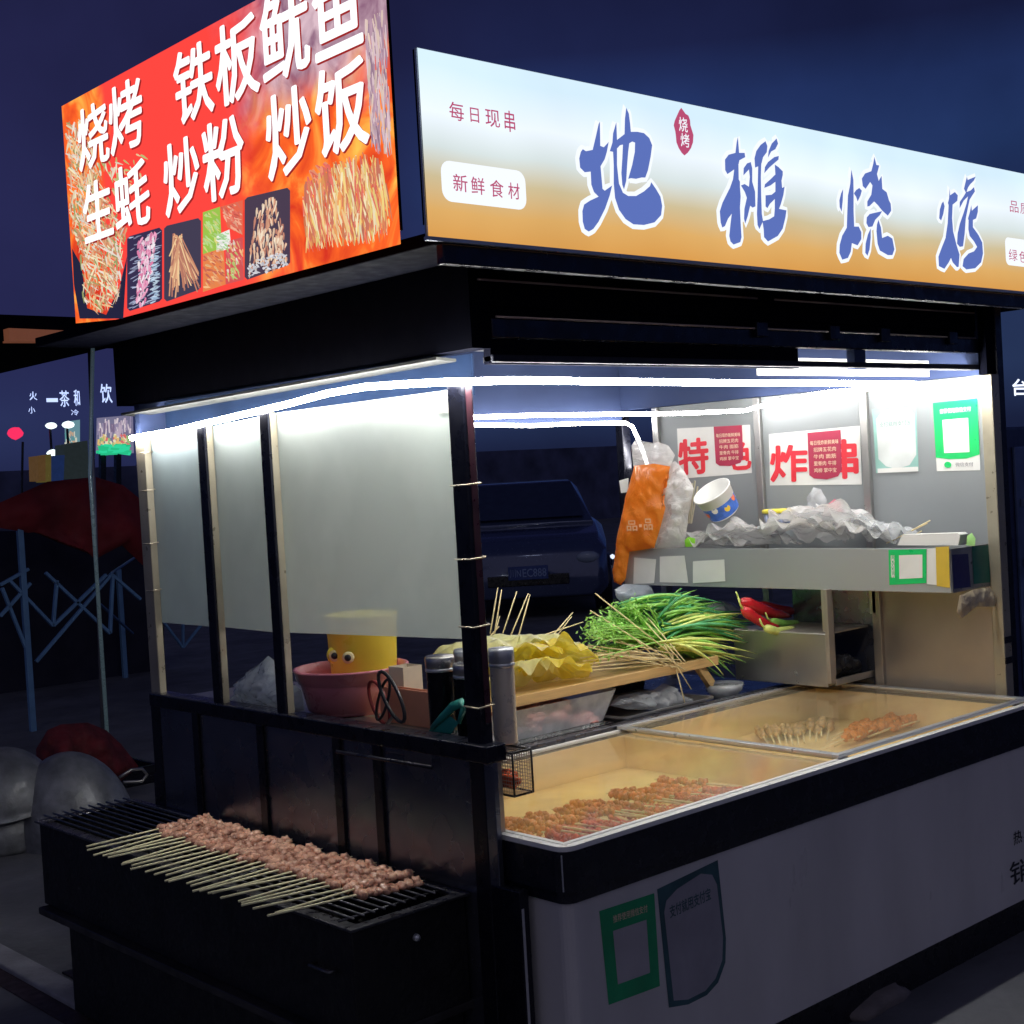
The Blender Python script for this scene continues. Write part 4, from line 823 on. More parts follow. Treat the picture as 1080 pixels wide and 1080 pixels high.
for i, (a, b) in enumerate((((517, 668), (525, 620)), ((521, 672), (529, 622)), ((518, 680), (527, 650)), ((516, 672), (526, 661)), ((529, 672), (545, 624)), ((538, 672), (557, 626)), ((546, 674), (559, 627)), ((573, 682), (604, 646)), ((577, 684), (603, 650)), ((555, 676), (615, 656)))):
    stick(on(*a, 1, 1.20 + .01 * (i % 3)), on(*b, 1, 1.25), 'bamboo stick rising from the yellow cabbage, %s from the left' % ordn[i], 'sticks standing in the cabbage')
def heap(name, label, mat, sheets, zmin):
    mb = MB()
    for k, (x, y, z, rx, ry, tl) in enumerate(sheets): leaf(x, y, z, rx, ry, tl, 5.1 * k + len(label), mb, .034, zmin + .002 * k, .25)
    return single(mb, name, mat, label, 'bag', smooth=True)
heap('carrier_bag', 'flat white carrier bags draped over the left half of the shelf', BAGW, [(2.10, 1.26, 1.325, .11, .18, (-.3, .1)), (2.08, 1.12, 1.33, .12, .18, (-.4, -.1)), (2.12, 1.02, 1.345, .10, .16, (-.3, .2)), (2.06, 1.20, 1.315, .10, .15, (-.3, 0))], 1.275)
heap('carrier_bag', 'large heap of white carrier bags in the middle of the shelf', BAGW, [(2.09, .80, 1.375, .11, .17, (-.4, .1)), (2.09, .70, 1.40, .12, .17, (-.5, -.1)), (2.12, .60, 1.38, .10, .17, (-.3, .25)), (2.06, .80, 1.36, .10, .18, (-.3, 0)), (2.08, .55, 1.345, .10, .12, (-.3, .3))], 1.275)
heap('carrier_bag', 'thin clear bag trailing right from the white heap', BAGC, [(2.12, .44, 1.345, .09, .12, (-.2, .2)), (2.13, .52, 1.36, .09, .12, (-.2, .3))], 1.275)
# herbs and chives
def bunch(name, label, cat, mats, starts, ends, n, r, y0, y1, sag, leaves=False, seed=1):
    random.seed(seed); t = thing(name, label, cat, on(*starts[0], 1, y0)); mbs = [MB() for _ in mats]; lf = MB()
    for i in range(n):
        (su, sv), (eu, ev) = random.choice(starts), random.choice(ends); ya = random.uniform(y0, y1)
        a = on(su + random.uniform(-8, 8), sv + random.uniform(-5, 5), 1, ya); b = on(eu + random.uniform(-10, 10), ev + random.uniform(-6, 6), 1, ya + random.uniform(-.08, .08))
        m_ = (a + b) / 2 + Vector((random.uniform(-.03, .03), random.uniform(-.03, .03), random.uniform(.0, .05)))
        pts = []
        for k in range(9):
            q = k / 8; p = a * (1 - q) ** 2 + m_ * 2 * q * (1 - q) + b * q * q; p.z -= sag * q * q; pts.append(p)
        mbs[i % len(mats)].tube(pts, [r * (.6 + .8 * math.sin(math.pi * min(1, q / 8 + .1))) * (1 - .7 * (q / 8) ** 3) for q in range(9)], 5)
        if leaves:
            for _ in range(9):
                q = random.uniform(.55, 1.0); p = a * (1 - q) ** 2 + m_ * 2 * q * (1 - q) + b * q * q + Vector([random.uniform(-.014, .014) for _ in range(3)])
                d1 = Vector([random.uniform(-1, 1) for _ in range(3)]).normalized() * random.uniform(.014, .03); d2 = d1.cross(Vector([random.uniform(-1, 1) for _ in range(3)])).normalized() * random.uniform(.0025, .005)
                lf.add([p, p + d1 * .5 + d2, p + d1, p + d1 * .5 - d2], [(0, 1, 2, 3)])
    for m, mb in zip(mats, mbs):
        if mb.v: mb.build('stalks', m, t, smooth=True)
    if leaves: lf.build('leaves', LEAFY, t)
    return t
bunch('herb_bunch', 'leafy green herb skewers at the left of the chives', 'herbs', [CHIVE[1], LEAFY], [(690, 680), (700, 672)], [(628, 655), (622, 668), (625, 680), (640, 648), (655, 640), (635, 690), (665, 636)], 110, .003, 1.05, 1.25, .0, True, 3)
bunch('chive_bunch', 'dark blue green chives at the back of the board', 'chives', [CHIVE[0], CHIVE[1]], [(690, 668), (695, 650), (660, 640)], [(755, 632), (765, 642), (740, 628), (770, 650), (725, 620), (745, 640)], 100, .0048, 1.12, 1.3, .02, False, 4)
bunch('chive_bunch', 'bright green chives fanning right toward the red peppers', 'chives', [CHIVE[1], CHIVE[0], CHIVE[2]], [(702, 672), (706, 662)], [(780, 645), (790, 655), (775, 668), (795, 672), (785, 662)], 95, .0048, 1.05, 1.22, .02, False, 5)
bunch('chive_bunch', 'yellow green chive ends drooping over the board edge', 'chives', [CHIVE[2], CHIVE[1]], [(702, 682), (708, 676)], [(785, 678), (775, 695), (765, 705), (790, 690), (770, 684), (745, 680)], 50, .0046, 1.0, 1.12, .02, False, 6)
random.seed(11)
for i in range(16):
    a = (random.uniform(616, 690), random.uniform(625, 682)) if i % 2 else (random.uniform(606, 650), random.uniform(676, 696)); b = (700 + random.uniform(-6, 24), 690 + random.uniform(0, 22))
    A = on(*a, 1, 1.10); B = on(*b, 1, .985 - .004 * i); 
    stick(A, B, 'bamboo stick crossing the herbs and chives, %s of the crossed bundle' % ordn[i], 'crossed sticks in the chives')
stick(on(709, 690, 1, 1.0), on(724, 748, 1, .95), 'longest bamboo stick hanging down over the freezer edge', 'crossed sticks in the chives')
stick(on(700, 680, 1, 1.0), on(729, 727, 1, .955), 'shorter bamboo stick hanging beside the longest one', 'crossed sticks in the chives')
for i in range(5): stick(on(612 + i * 3, 694 + i * 3.2, 1, 1.03), on(688 + i * 5, 684 + i * 4, 1, 1.06), 'bamboo stick lying flat along the board, %s from the front' % ordn[4 - i], 'sticks lying along the board')
# peppers
def pepper(label, path, r, mat, val, seed):
    random.seed(seed); pts = [on(u, v, 1, val) for u, v in path]; P = []
    for i in range(len(pts) - 1):
        for k in range(5): P.append(pts[i].lerp(pts[i + 1], k / 5))
    P.append(pts[-1]); n = len(P); rs = [r * (1 - .25 * (i / n)) * min(1, .35 + i / n * 6) * max(.08, 1 - (i / n) ** 5) for i in range(n)]
    t = thing('pepper', label, 'pepper', P[0], 'peppers beside the chives'); MB().tube(P, rs, 12).build('pepper_body', mat, t, smooth=True)
    d = (P[0] - P[2]).normalized(); MB().tube([P[0] + d * -.003, P[0] + d * .012 + Vector((0, 0, .008)), P[0] + d * .025 + Vector((0, 0, .028))], [.005, .0035, .003], 6).build('stem', CHIVE[2], t, smooth=True)
PY_ = .97
pepper('long red pepper with curled stem on top of the steel rack', [(781, 634), (796, 640), (815, 647), (834, 650)], .026, PRED, PY_, 1)
pepper('second red pepper tucked under the long one', [(783, 642), (795, 651), (810, 660), (822, 661)], .022, PRED, PY_ - .04, 2)
pepper('red pepper lying furthest right with a pale stem', [(838, 645), (824, 643), (806, 638), (795, 637)], .020, PRED, PY_ + .04, 3)
pepper('green pepper in front of the red peppers', [(806, 662), (820, 666), (838, 662)], .017, CHIVE[2], PY_ - .10, 4)
pepper('small green pepper beneath the red peppers', [(812, 655), (828, 658), (842, 656)], .016, CHIVE[1], PY_ - .03, 5)
bag('clear_bag', 'clear bag bulging behind the chives under the shelf', 'bag', [(742, 645), (744, 636), (760, 633), (774, 636), (782, 645), (775, 652), (752, 652)], 1, 1.25, BAGC, .05, .03, 24, 22)
bag('clear_bag', 'greenish clear bag hanging below the orange carrier bag', 'bag', [(648, 622), (658, 616), (684, 617), (688, 630), (680, 642), (660, 640), (650, 630)], 1, 1.5, BAGG, .04, .02, 25, 22)

# ================================================================== LEFT COUNTER THINGS
CZ = .953
bs = thing('wash_basin', 'round ribbed pink plastic basin on the left counter', 'basin', (.21, 1.02, CZ))
prof = [(0, 0), (.115, 0), (.122, .006), (.132, .05), (.138, .052), (.146, .088), (.152, .090), (.153, .098), (.158, .100), (.162, .122), (.166, .124), (.166, .130), (.158, .130), (.150, .10), (.128, .012), (0, .010)]
MB().lathe(prof, (.165, 1.02, CZ), 56).build('basin_body', PINK, bs, smooth=True)
c = on(380, 690, 0, .19); yb = Vector((.24, 1.06, CZ + .012))
t = thing('yellow_bucket', 'tall yellow bucket with googly eyes standing in the pink basin', 'bucket', yb)
MB().lathe([(0, 0), (.088, 0), (.092, .01), (.104, .25), (.107, .252), (.107, .26), (.1, .26), (.086, .015), (0, .012)], yb, 48).build('bucket_body', YELLOW, t, smooth=True)
for (u, v, ry) in ((354, 691, 1), (368, 693, 0)):
    p = on(u, v, 0, .150); 
    if u == 354: e = MB().lathe([(0, .012), (.020, .010), (.027, .0), (.027, -.02)], p, 24, tilted((0, 0, 0), (-.75, -.65, 0))); e.build('eye_rim', YELLOW, t, smooth=True)
    MB().lathe([(0, .013), (.014, .0125), (.017, .009), (.017, 0)], p + Vector((-.004, -.004, 0)), 20, tilted((0, 0, 0), (-.72, -.69, 0))).build('eye_white', M('eye cream', (.75, .65, .35), .4), t, smooth=True)
    MB().lathe([(0, .017), (.007, .0165), (.010, .013), (.010, 0)], p + Vector((-.004, -.004, 0)), 20, tilted((0, 0, 0), (-.72, -.69, 0))).build('pupil', BLACK, t, smooth=True)
bag('carrier_bag', 'silvery grey plastic bag slumped on the left counter', 'bag', [(243, 741), (252, 722), (268, 706), (283, 692), (290, 697), (297, 712), (318, 728), (322, 750), (290, 749)], 0, .10, BAGG, .04, .045, 31, 16)
t = thing('card_box', 'open peach cardboard box behind the scissors', 'box', (.20, .70, CZ))
def hollow(x0, x1, y0, y1, z0, z1, th=.004):
    mb = ring(x0, x1, y0, y1, z0, z1, th); mb.box(x0 + th, x1 - th, y0 + th, y1 - th, z0, z0 + th); return mb
hollow(.10, .128, .56, .80, CZ, CZ + .095).build('box_body', PEACH, t)
t = thing('card_box', 'small cream carton standing behind the peach box', 'carton', (.2, .80, CZ)); hollow(.135, .20, .735, .80, CZ + .0, CZ + .145, .003).build('box_body', M('cream carton', (.72, .62, .48), .6), t)
# canisters
def canister(x, y, r, h, body, label, lidm=ALU, z=CZ):
    t = thing('spice_canister', label, 'canister', (x, y, z), 'tall metal canisters')
    MB().lathe([(0, 0), (r * .93, 0), (r * .96, .004), (r, h * .78), (r, h * .80)], (x, y, z), 36).build('canister_body', body, t, smooth=True)
    MB().lathe([(r * 1.0, h * .802), (r * 1.07, h * .81), (r * 1.07, h * .84), (r * 1.0, h * .85)], (x, y, z), 36).build('ring', ALU, t, smooth=True)
    MB().lathe([(r * 1.03, h * .852), (r * 1.06, h * .86), (r * 1.06, h * .97), (r * 1.0, h), (0, h)], (x, y, z), 36).build('lid', lidm, t, smooth=True); return t
BLKM = M('black metal canister', (.014, .015, .022), .22, .7, var=.2)
canister(.075, .50, .036, .20, BLKM, 'black canister with silver lid, left of the pair behind the corner window', STEEL)
canister(.090, .405, .038, .185, BLKM, 'shorter black canister beside the green tongs', STEEL)
canister(.17, .50, .036, .205, BLKM, 'black canister at the back of the group of three', ALU)
canister(.075, .262, .030, .232, M('warm satin steel', (.85, .76, .62), .35, .25, var=.08), 'tall brushed steel canister standing in front of the cabbage', ALU, CZ)
MB()
single(MB().lathe([(.0302, .188), (.0312, .19), (.0312, .205), (.0302, .207)], (.075, .262, CZ), 36), 'canister_band', BLKM, 'black band round the neck of the tall steel canister', 'band', smooth=True) if False else None
# scissors
t = thing('scissors', 'scissors with black and red loop handles leaning in the window', 'scissors', (.05, .72, CZ))
def loop(cu, cv, ru, rv, rot, x, mat, name='handle', r=.0075):
    pts = []
    for k in range(22):
        a = 2 * math.pi * k / 22; u = ru * math.cos(a); v = rv * math.sin(a); c, s_ = math.cos(R(rot)), math.sin(R(rot)); pts.append(on(cu + u * c - v * s_, cv + u * s_ + v * c, 0, x))
    MB().tube(pts, r, 8, closed=True).build(name, mat, t, smooth=True)
REDH = M('dark red rubber', (.25, .02, .02), .45); BLKH = M('black rubber', (.02, .02, .025), .45)
loop(413, 735, 8, 29, -24, .045, BLKH, r=.005); loop(400, 741, 8, 24, -20, .075, REDH, r=.005); loop(404, 738, 5, 22, 14, .055, BLKH, r=.004)
MB().obox(on(415, 755, 0, .06), on(405, 764, 0, .06) - Vector((0, 0, .01)), .012, .003).build('blade', STEEL, t)
# green tongs / scoop
t = thing('green_scoop', 'teal plastic scoop handle leaning in the corner window', 'scoop', (.0, .4, CZ))
mb = MB(); path = [(455, 768), (466, 757), (478, 745), (487, 741), (489, 748), (484, 762)]
pts = [on(u, v, 0, .028) for u, v in path]; 
for i in range(len(pts) - 1): pass
mb.tube(pts, [.006, .010, .012, .012, .010, .006], 10); mb.v = [(.028 + (x - .028) * .7, y, z) for x, y, z in mb.v]; mb.build('handle', TEAL, t, smooth=True)
pillow(px([(452, 771), (470, 752), (484, 762), (476, 774)], 0, .032), (-1, 0, 0), .004, 3).build('blade', TEAL, t, smooth=True)
# wire basket on the post
t = thing('wire_basket', 'small black wire mesh basket hooked on the front post', 'basket', (.06, .22, .80))
bx0, bx1, by0, by1, bz0, bz1 = .024, .085, .185, .30, .842, .945
mb = MB()
for z in (bz0, bz1): mb.tube([(bx0, by0, z), (bx1, by0, z), (bx1, by1, z), (bx0, by1, z)], .003, 6, closed=True)
for xx, yy in ((bx0, by0), (bx1, by0), (bx1, by1), (bx0, by1)): mb.tube([(xx, yy, bz0), (xx, yy, bz1)], .0028, 6)
mb.build('frame', BLACK, t, smooth=True); mb = MB()
for k in range(1, 12): z = bz0 + (bz1 - bz0) * k / 12; mb.tube([(bx0, by0, z), (bx1, by0, z), (bx1, by1, z), (bx0, by1, z)], .0008, 4, closed=True)
for k in range(1, 8): x = bx0 + (bx1 - bx0) * k / 8; mb.tube([(x, by0, bz1), (x, by0, bz0), (x, by1, bz0), (x, by1, bz1)], .0008, 4)
for k in range(1, 13): y = by0 + (by1 - by0) * k / 13; mb.tube([(bx0, y, bz1), (bx0, y, bz0), (bx1, y, bz0), (bx1, y, bz1)], .0008, 4)
mb.build('mesh', STEELD, t)
single(MB().lump((.055, .24, .872), .027, (.8, 1.5, .8), 3, .4, 2), 'red_packet', MEAT2, 'red packet lying inside the wire basket', 'packet', smooth=True)

# ================================================================== GRILL
gr = thing('charcoal_grill', 'long black charcoal grill trough standing along the left side of the stall', 'grill', (-.21, 1.15, 0))
GX0, GX1, GY0, GY1, GZ = -.375, -.045, .31, 1.985, .60
mb = ring(GX0, GX1, GY0, GY1, .345, GZ - .001, .006); mb.box(GX0 + .006, GX1 - .006, GY0 + .006, GY1 - .006, .43, .44); mb.build('trough', BLACKM, gr, bevel=.002)
ring(GX0 - .012, GX1 + .008, GY0 - .012, GY1 + .012, GZ, GZ + .007, .036, .030).build('rim', M('grimy steel rim', (.09, .09, .10), .35, .8, var=.5, scale=20), gr, bevel=.002)
mb = MB()
for k in range(10):
    x = GX0 + .03 + k * .030; mb.tube([(x, GY0 + .035 + (.03 if k < 4 else 0) * 0, GZ + .013), (x, GY1 + .03, GZ + .013)], .0032, 6)
for y in (GY0 + .06, .9, 1.5, GY1 - .05): mb.tube([(GX0 + .005, y, GZ + .0085), (GX1 - .005, y, GZ + .0085)], .003, 6)
mb.build('grate', IRONR, gr, smooth=True)
mb = MB(); random.seed(5)
for k in range(240): mb.lump((random.uniform(GX0 + .03, GX1 - .03), random.uniform(GY0 + .03, GY1 - .03), random.uniform(.45, .49)), random.uniform(.014, .03), (1, 1, .8), 1, .4, 2)
o = mb.build('charcoal', M('charcoal', (.012, .012, .012), .9, var=.5, scale=40), gr); o['kind'] = 'stuff'
MB().box(GX0 - .03, GX1 + .02, GY0 - .0, GY1 - .02, .322, .344).build('shelf', M('ash dusted steel', (.035, .033, .036), .5, .4, var=.5, scale=6), gr, bevel=.003)
MB().box(GX0 + .03, GX1, GY0 + .03, GY1 - .1, .02, .321).build('stand', BLACKM, gr, bevel=.004)
for x in (GX0 - .008,):
    MB().tube([(x + .0, GY0 + .06, .50), (x - .02, GY0 + .06, .50), (x - .02, GY0 + .14, .50), (x, GY0 + .14, .50)], .005, 8).build('handle', IRONR, gr, smooth=True)
MB().lathe([(0, .012), (.007, .01), (.009, .004), (.009, 0)], (-.20, GY0 - .002, .54), 16, tilted((0, 0, 0), (0, -1, 0))).build('bolt', ALU, gr, smooth=True)

# ================================================================== WOKS ETC
def dome(c, r, h, tilt, mb, n=48):
    prof = [(r * math.sin(a), h * math.cos(a)) for a in [math.pi / 2 * k / 14 for k in range(1, 15)]]; prof = [(0.001, h)] + prof + [(r + .006, -.004), (r - .006, -.003)] + [((r - .008) * math.sin(a), (h - .006) * math.cos(a)) for a in [math.pi / 2 * k / 8 for k in range(8, 0, -1)]]
    return mb.lathe(prof, c, n, Matrix.Rotation(tilt[0], 3, 'X') @ Matrix.Rotation(tilt[1], 3, 'Y'))
t = thing('wok', 'upturned grey wok with a wire handle beside the grill end', 'wok', (.60, 4.05, 0))
wc = on(82, 880, 1, 4.05); dome(Vector((wc.x, 4.05, .03)), .275, .40, (.12, -.22), MB()).build('wok_body', WOKM, t, smooth=True)
MB().tube(px([(126, 820), (138, 812), (150, 811), (155, 817), (150, 824), (130, 825)], 1, 4.05), .008, 8).build('handle', STEEL, t, smooth=True)
wc = on(6, 880, 1, 4.2); t = thing('wok', 'larger grey upturned wok cut off by the left picture edge', 'wok', (wc.x, 4.2, .20))
dome(Vector((wc.x, 4.2, .20)), .25, .27, (.1, -.1), MB()).build('wok_body', WOKM, t, smooth=True)
t = thing('steel_pot', 'tall grey steel pot standing under the larger wok', 'pot', (wc.x, 4.2, 0)); MB().lathe([(0, 0), (.19, 0), (.20, .02), (.205, .20), (.195, .20), (.19, .03), (0, .03)], (wc.x, 4.2, 0), 44).build('pot_body', WOKM, t, smooth=True)
single(pillow(px([(38, 790), (50, 770), (64, 764), (92, 762), (112, 770), (128, 785), (146, 808), (120, 830), (70, 835), (40, 830)], 1, 4.7), (-.4, -1, 0), .14, 5, .10, 5, 41, soft=2), 'red_cloth', REDC, 'crumpled dark red cloth heap behind the woks', 'cloth', smooth=True)
st = thing('crate', 'low dark crate holding up the red cloth', 'crate', (1.2, 5.0, 0)); p = on(40, 800, 1, 4.9); hollow(p.x + .1, p.x + .7, 4.9, 5.3, 0, .10, .02).build('crate_body', DARK, st, bevel=.004)

# ================================================================== FOLDING TENT BEHIND LEFT
TY = 7.3
te = thing('folding_tent', 'blue framed folding tent with sagging dark red canopy behind the woks', 'tent', on(35, 772, 1, TY))
def bar(a, b, y0=TY, y1=TY, w=.03, nm='brace'): MB().obox(on(*a, 1, y0), on(*b, 1, y1), w, w * .7).build(nm, BLUET, te, bevel=.002)
p = on(35, 771, 1, TY); MB().box(p.x - .02, p.x + .02, TY - .02, TY + .02, 0, on(32, 552, 1, TY).z).build('leg', BLUET, te, bevel=.003)
p = on(131, 696, 1, 9.3); MB().box(p.x - .02, p.x + .02, 9.28, 9.32, 0, on(130, 600, 1, 9.3).z).build('leg', BLUET, te, bevel=.003)
for a, b in (((38, 698), (118, 605)), ((0, 617), (30, 600)), ((48, 604), (116, 668)), ((116, 668), (119, 606)), ((118, 606), (148, 632)), ((0, 650), (32, 615)), ((2, 620), (30, 690)), ((10, 612), (56, 660)), ((56, 660), (60, 612)), ((56, 660), (112, 606))): bar(a, b)
for a, b in (((118, 604), (145, 586)), ((104, 636), (140, 668))): bar(a, b, 7.4, 9.3, .02)
for a, b in (((172, 655), (193, 683)), ((193, 683), (213, 658)), ((193, 683), (193, 655))): bar(a, b, 8.2, 8.2, .025)
bk = px([(-60, 560), (172, 560), (172, 745), (-60, 760)], 1, 9.5); MB().poly(bk[::-1], (0, -1, 0), -.02).build('darkness_sheet', M('painted darkness', (.012, .012, .030), .9, var=.4, scale=2), te)  # added dark sheet standing for the darkness beneath the canopy
mb = pillow(px([(-40, 545), (0, 530), (50, 508), (100, 503), (130, 512), (165, 540), (170, 590), (150, 596), (128, 575), (100, 590), (64, 556), (30, 562), (-5, 556), (-40, 565)], 1, TY), (0, -1, 0), .10, 5, .10, 2.0, 51, soft=6); mb.build('canopy', CANOPY, te, smooth=True)

# ================================================================== FAR BACKGROUND LEFT
def far(l, y): return [on(u, v, 1, y) for u, v in l]
bb = thing('billboard', 'small lit billboard with food pictures over a green strip', 'billboard', on(118, 478, 1, 12))
MB().poly(far([(102, 441), (138, 438), (139, 478), (101, 478)], 12)[::-1], (0, -1, 0), -.05).build('panel', emis('violet lit print', (.16, .15, .24), 1), bb)
mb = MB()
def streak_y(mb, poly, n, cols, ang, sp, ln, wd, y):
    us = [p[0] for p in poly]; vs = [p[1] for p in poly]; c = 0; q_ = 0
    while c < n and q_ < n * 20:
        q_ += 1; u = random.uniform(min(us), max(us)); v = random.uniform(min(vs), max(vs)); a = R(ang + random.uniform(-sp, sp)); l = random.uniform(*ln) / 2; w = random.uniform(*wd) / 2; d = (math.cos(a) * l, math.sin(a) * l); q = (-math.sin(a) * w, math.cos(a) * w)
        if not (inside((u + d[0], v + d[1]), poly) and inside((u - d[0], v - d[1]), poly)): continue
        mb.col = random.choice(cols); mb.poly(far([(u + d[0] * s + q[0] * t_, v + d[1] * s + q[1] * t_) for s, t_ in ((-1, -1), (1, -1), (1, 1), (-1, 1))], y - c * 1e-4)); c += 1
streak_y(mb, [(102, 442), (138, 439), (138, 462), (102, 464)], 60, [(.5, .4, .5), (.3, .25, .38), (.7, .6, .65), (.2, .15, .25)], 90, 12, (5, 14), (1, 2.4), 11.9)
streak_y(mb, [(102, 458), (138, 456), (138, 473), (102, 474)], 70, [(.75, .5, .2), (.7, .15, .15), (.3, .5, .2), (.8, .75, .5)], 70, 40, (2, 6), (1.5, 3), 11.85)
streak_y(mb, [(101, 470), (139, 468), (139, 479), (101, 479)], 60, [(.02, .55, .25), (.03, .7, .35)], 0, 10, (6, 12), (2, 3), 11.8); mb.build('food_picture', TINTE, bb)
for u in (108, 124): MB().obox(on(u, 479, 1, 12.1), on(u, 560, 1, 12.1), .06, .06).build('leg', DARK, bb)
bb2 = thing('billboard', 'narrow lit billboard cut by the dark post, left of the wider one', 'billboard', on(73, 480, 1, 11))
MB().poly(far([(68, 445), (82, 443), (82, 480), (69, 481)], 11)[::-1], (0, -1, 0), -.05).build('panel', emis('teal lit print', (.12, .24, .28), 1), bb2)
mb = MB(); streak_y(mb, [(69, 455), (81, 454), (81, 473), (69, 474)], 30, [(.5, .35, .25), (.1, .3, .3), (.6, .6, .5)], 80, 20, (3, 7), (1, 2.5), 10.9); streak_y(mb, [(68, 472), (82, 471), (82, 481), (69, 482)], 25, [(.02, .6, .28)], 0, 5, (5, 9), (2, 3), 10.85); mb.build('food_picture', TINTE, bb2)
GL = emis('blue white neon', (.42, .52, .85), 1.5)
nn = thing('neon_sign', 'string of small glowing blue white shop characters across the dark street', 'neon sign', on(60, 450, 1, 14))
for ch, ul, ur, vt, vb in (('火', 31, 39, 413, 422), ('小', 30, 37, 429, 436), ('一', 49, 61, 420, 424), ('茶', 63, 73, 412, 429), ('和', 78, 84, 411, 428), ('冷', 75, 83, 432, 438), ('饮', 106, 118, 405, 425)):
    mb = MB(); glyph(mb, ch, ul, ur, vt, vb, 1, 14, .02); mb.build('lettering', GL, nn)
t = thing('lantern', 'glowing red lantern on a thin pole at the left edge', 'lantern', on(16, 500, 1, 11))
MB().lump(on(16, 457, 1, 11), .075, (1, 1, .8), 2, .2, 2).build('lamp_glow', emis('red lamp', (.9, .03, .12), 1), t, smooth=True); MB().tube([on(24, 466, 1, 11), on(22, 560, 1, 11)], .012, 6).build('pole', DARK, t)
for i, (u, v, r_, lab) in enumerate(((54, 449, .04, 'upper left white street light between the red lantern and narrow billboard'), (72, 448, .045, 'white light at the top of the narrow billboard'), (56, 478, .045, 'white light low above the yellow and blue shop stand'))):
    p = on(u, v, 1, 10.6); t = thing('street_lamp', lab, 'lamp', (p.x, p.y, 0), 'distant white lamps'); MB().lump(p, r_, (1.4, 1, .8), 2, .1).build('bulb', emis('white lamp', (.8, .95, .95), 1.6), t, smooth=True); MB().tube([(p.x, p.y + .03, 0), (p.x, p.y + .03, p.z - r_ * .5)], .012, 6).build('pole', DARK, t)
t = thing('shop_stand', 'far yellow and blue shop stand beyond the tent canopy', 'stand', on(44, 512, 1, 9.8))
for (l, c) in (([(30, 482), (38, 481), (38, 508), (31, 508)], (.30, .16, .05)), ([(38, 481), (44, 480), (44, 509), (38, 509)], (.28, .22, .05)), ([(44, 482), (58, 481), (57, 508), (44, 508)], (.03, .07, .25)), ([(58, 470), (82, 466), (84, 505), (58, 506)], (.05, .07, .07))):
    MB().poly(far(l, 9.8)[::-1], (0, -1, 0), -.2).build('board', M('stand board', tuple(x * .6 for x in c), .6, emit=.22, ecol=c, var=.6, scale=20), t)  # weak emission added, so the boards glow without a lamp
t = thing('canopy_pole', 'thin pale metal pole rising to the dark canopy beam', 'pole', on(95, 512, 1, 6)); 
MB().tube([on(98, 362, 1, 6), on(95, 500, 1, 6), Vector((on(95, 500, 1, 6).x, 6, 0))], .013, 8).build('pole_tube', M('pale pole', (.38, .48, .52), .3, .5, emit=.05, ecol=(.3, .5, .55)), t, smooth=True)  # slight emission added; the pole itself is no lamp
t = thing('canopy_pole', 'shorter grey pole close behind the pale metal pole', 'pole', on(91, 516, 1, 6.4)); MB().tube([on(94, 364, 1, 6.4), Vector((on(91, 516, 1, 6.4).x, 6.4, 0))], .012, 8).build('pole_tube', M('grey pole', (.20, .20, .24), .4, .5), t, smooth=True)
t = thing('neighbour_canopy', 'dark flat canopy of the next stall with an orange brown lit beam', 'canopy', on(40, 362, 1, 6))
MB().poly(far([(2, 348), (74, 351), (78, 362), (3, 362)], 6)[::-1], (0, -1, 0), -.1).build('beam', M('orange lit beam', (.42, .16, .09), .5, emit=.16, ecol=(.6, .2, .1)), t)  # emission stands for the light falling on the beam
p = on(132, 363, 1, 6); q = on(-160, 363, 1, 6); MB().box(q.x, p.x, 5.98, 8.6, p.z - .0, p.z + .16).build('canopy_slab', ROOFM, t); 

# ================================================================== CAR SEEN THROUGH THE STALL
cc = Vector((on(557, 604, 1, 9).x, 9, 0)); d = (cc - Vector((CAM.x, CAM.y, 0))).normalized(); ang = math.atan2(d.y, d.x) - math.pi / 2
car = thing('parked_car', 'dark blue car with a blue number plate parked behind the stall', 'car', tuple(cc), rz=0)
RM = Matrix.Rotation(ang, 4, 'Z')
def cbuild(mb, name, mat, parent, smooth=False, bevel=0):
    mb.v = [tuple(RM @ Vector(p)) for p in mb.v]; o = mb.build(name, mat, parent, smooth=smooth, bevel=bevel, world=False); return o
# local: x across, y away from the camera, front bumper at y=0
def sect(mb, rows):
    """loft closed cross-sections (lists of (x,z) at y)"""
    k = len(rows[0][1]); vs = [Vector((x, y, z)) for y, r_ in rows for x, z in r_]
    fs = [(i * k + j, i * k + (j + 1) % k, (i + 1) * k + (j + 1) % k, (i + 1) * k + j) for i in range(len(rows) - 1) for j in range(k)]
    fs += [tuple(range(k))[::-1], tuple((len(rows) - 1) * k + j for j in range(k))]; return mb.add(vs, fs)
def sec(w, z0, z1, b=.12): return [(-w + b, z0), (w - b, z0), (w, z0 + b), (w, z1 - b), (w - b, z1), (-w + b, z1), (-w, z1 - b), (-w, z0 + b)]
mb = MB(); sect(mb, [(.0, sec(.78, .25, .72, .1)), (.12, sec(.88, .22, .84, .1)), (.5, sec(.91, .22, .92, .1)), (1.1, sec(.92, .22, 1.0, .1)), (1.3, sec(.92, .22, 1.03, .08)), (3.9, sec(.92, .22, 1.05, .1)), (4.5, sec(.85, .3, .95, .1))]); cbuild(mb, 'body', CARP, car, True, .02)
mb = MB(); sect(mb, [(1.05, sec(.80, .99, 1.03, .015)), (1.85, sec(.66, 1.0, 1.50, .08)), (3.3, sec(.66, 1.0, 1.52, .08)), (4.2, sec(.74, 1.0, 1.08, .03))]); cbuild(mb, 'cabin', CARP, car, True, .01)
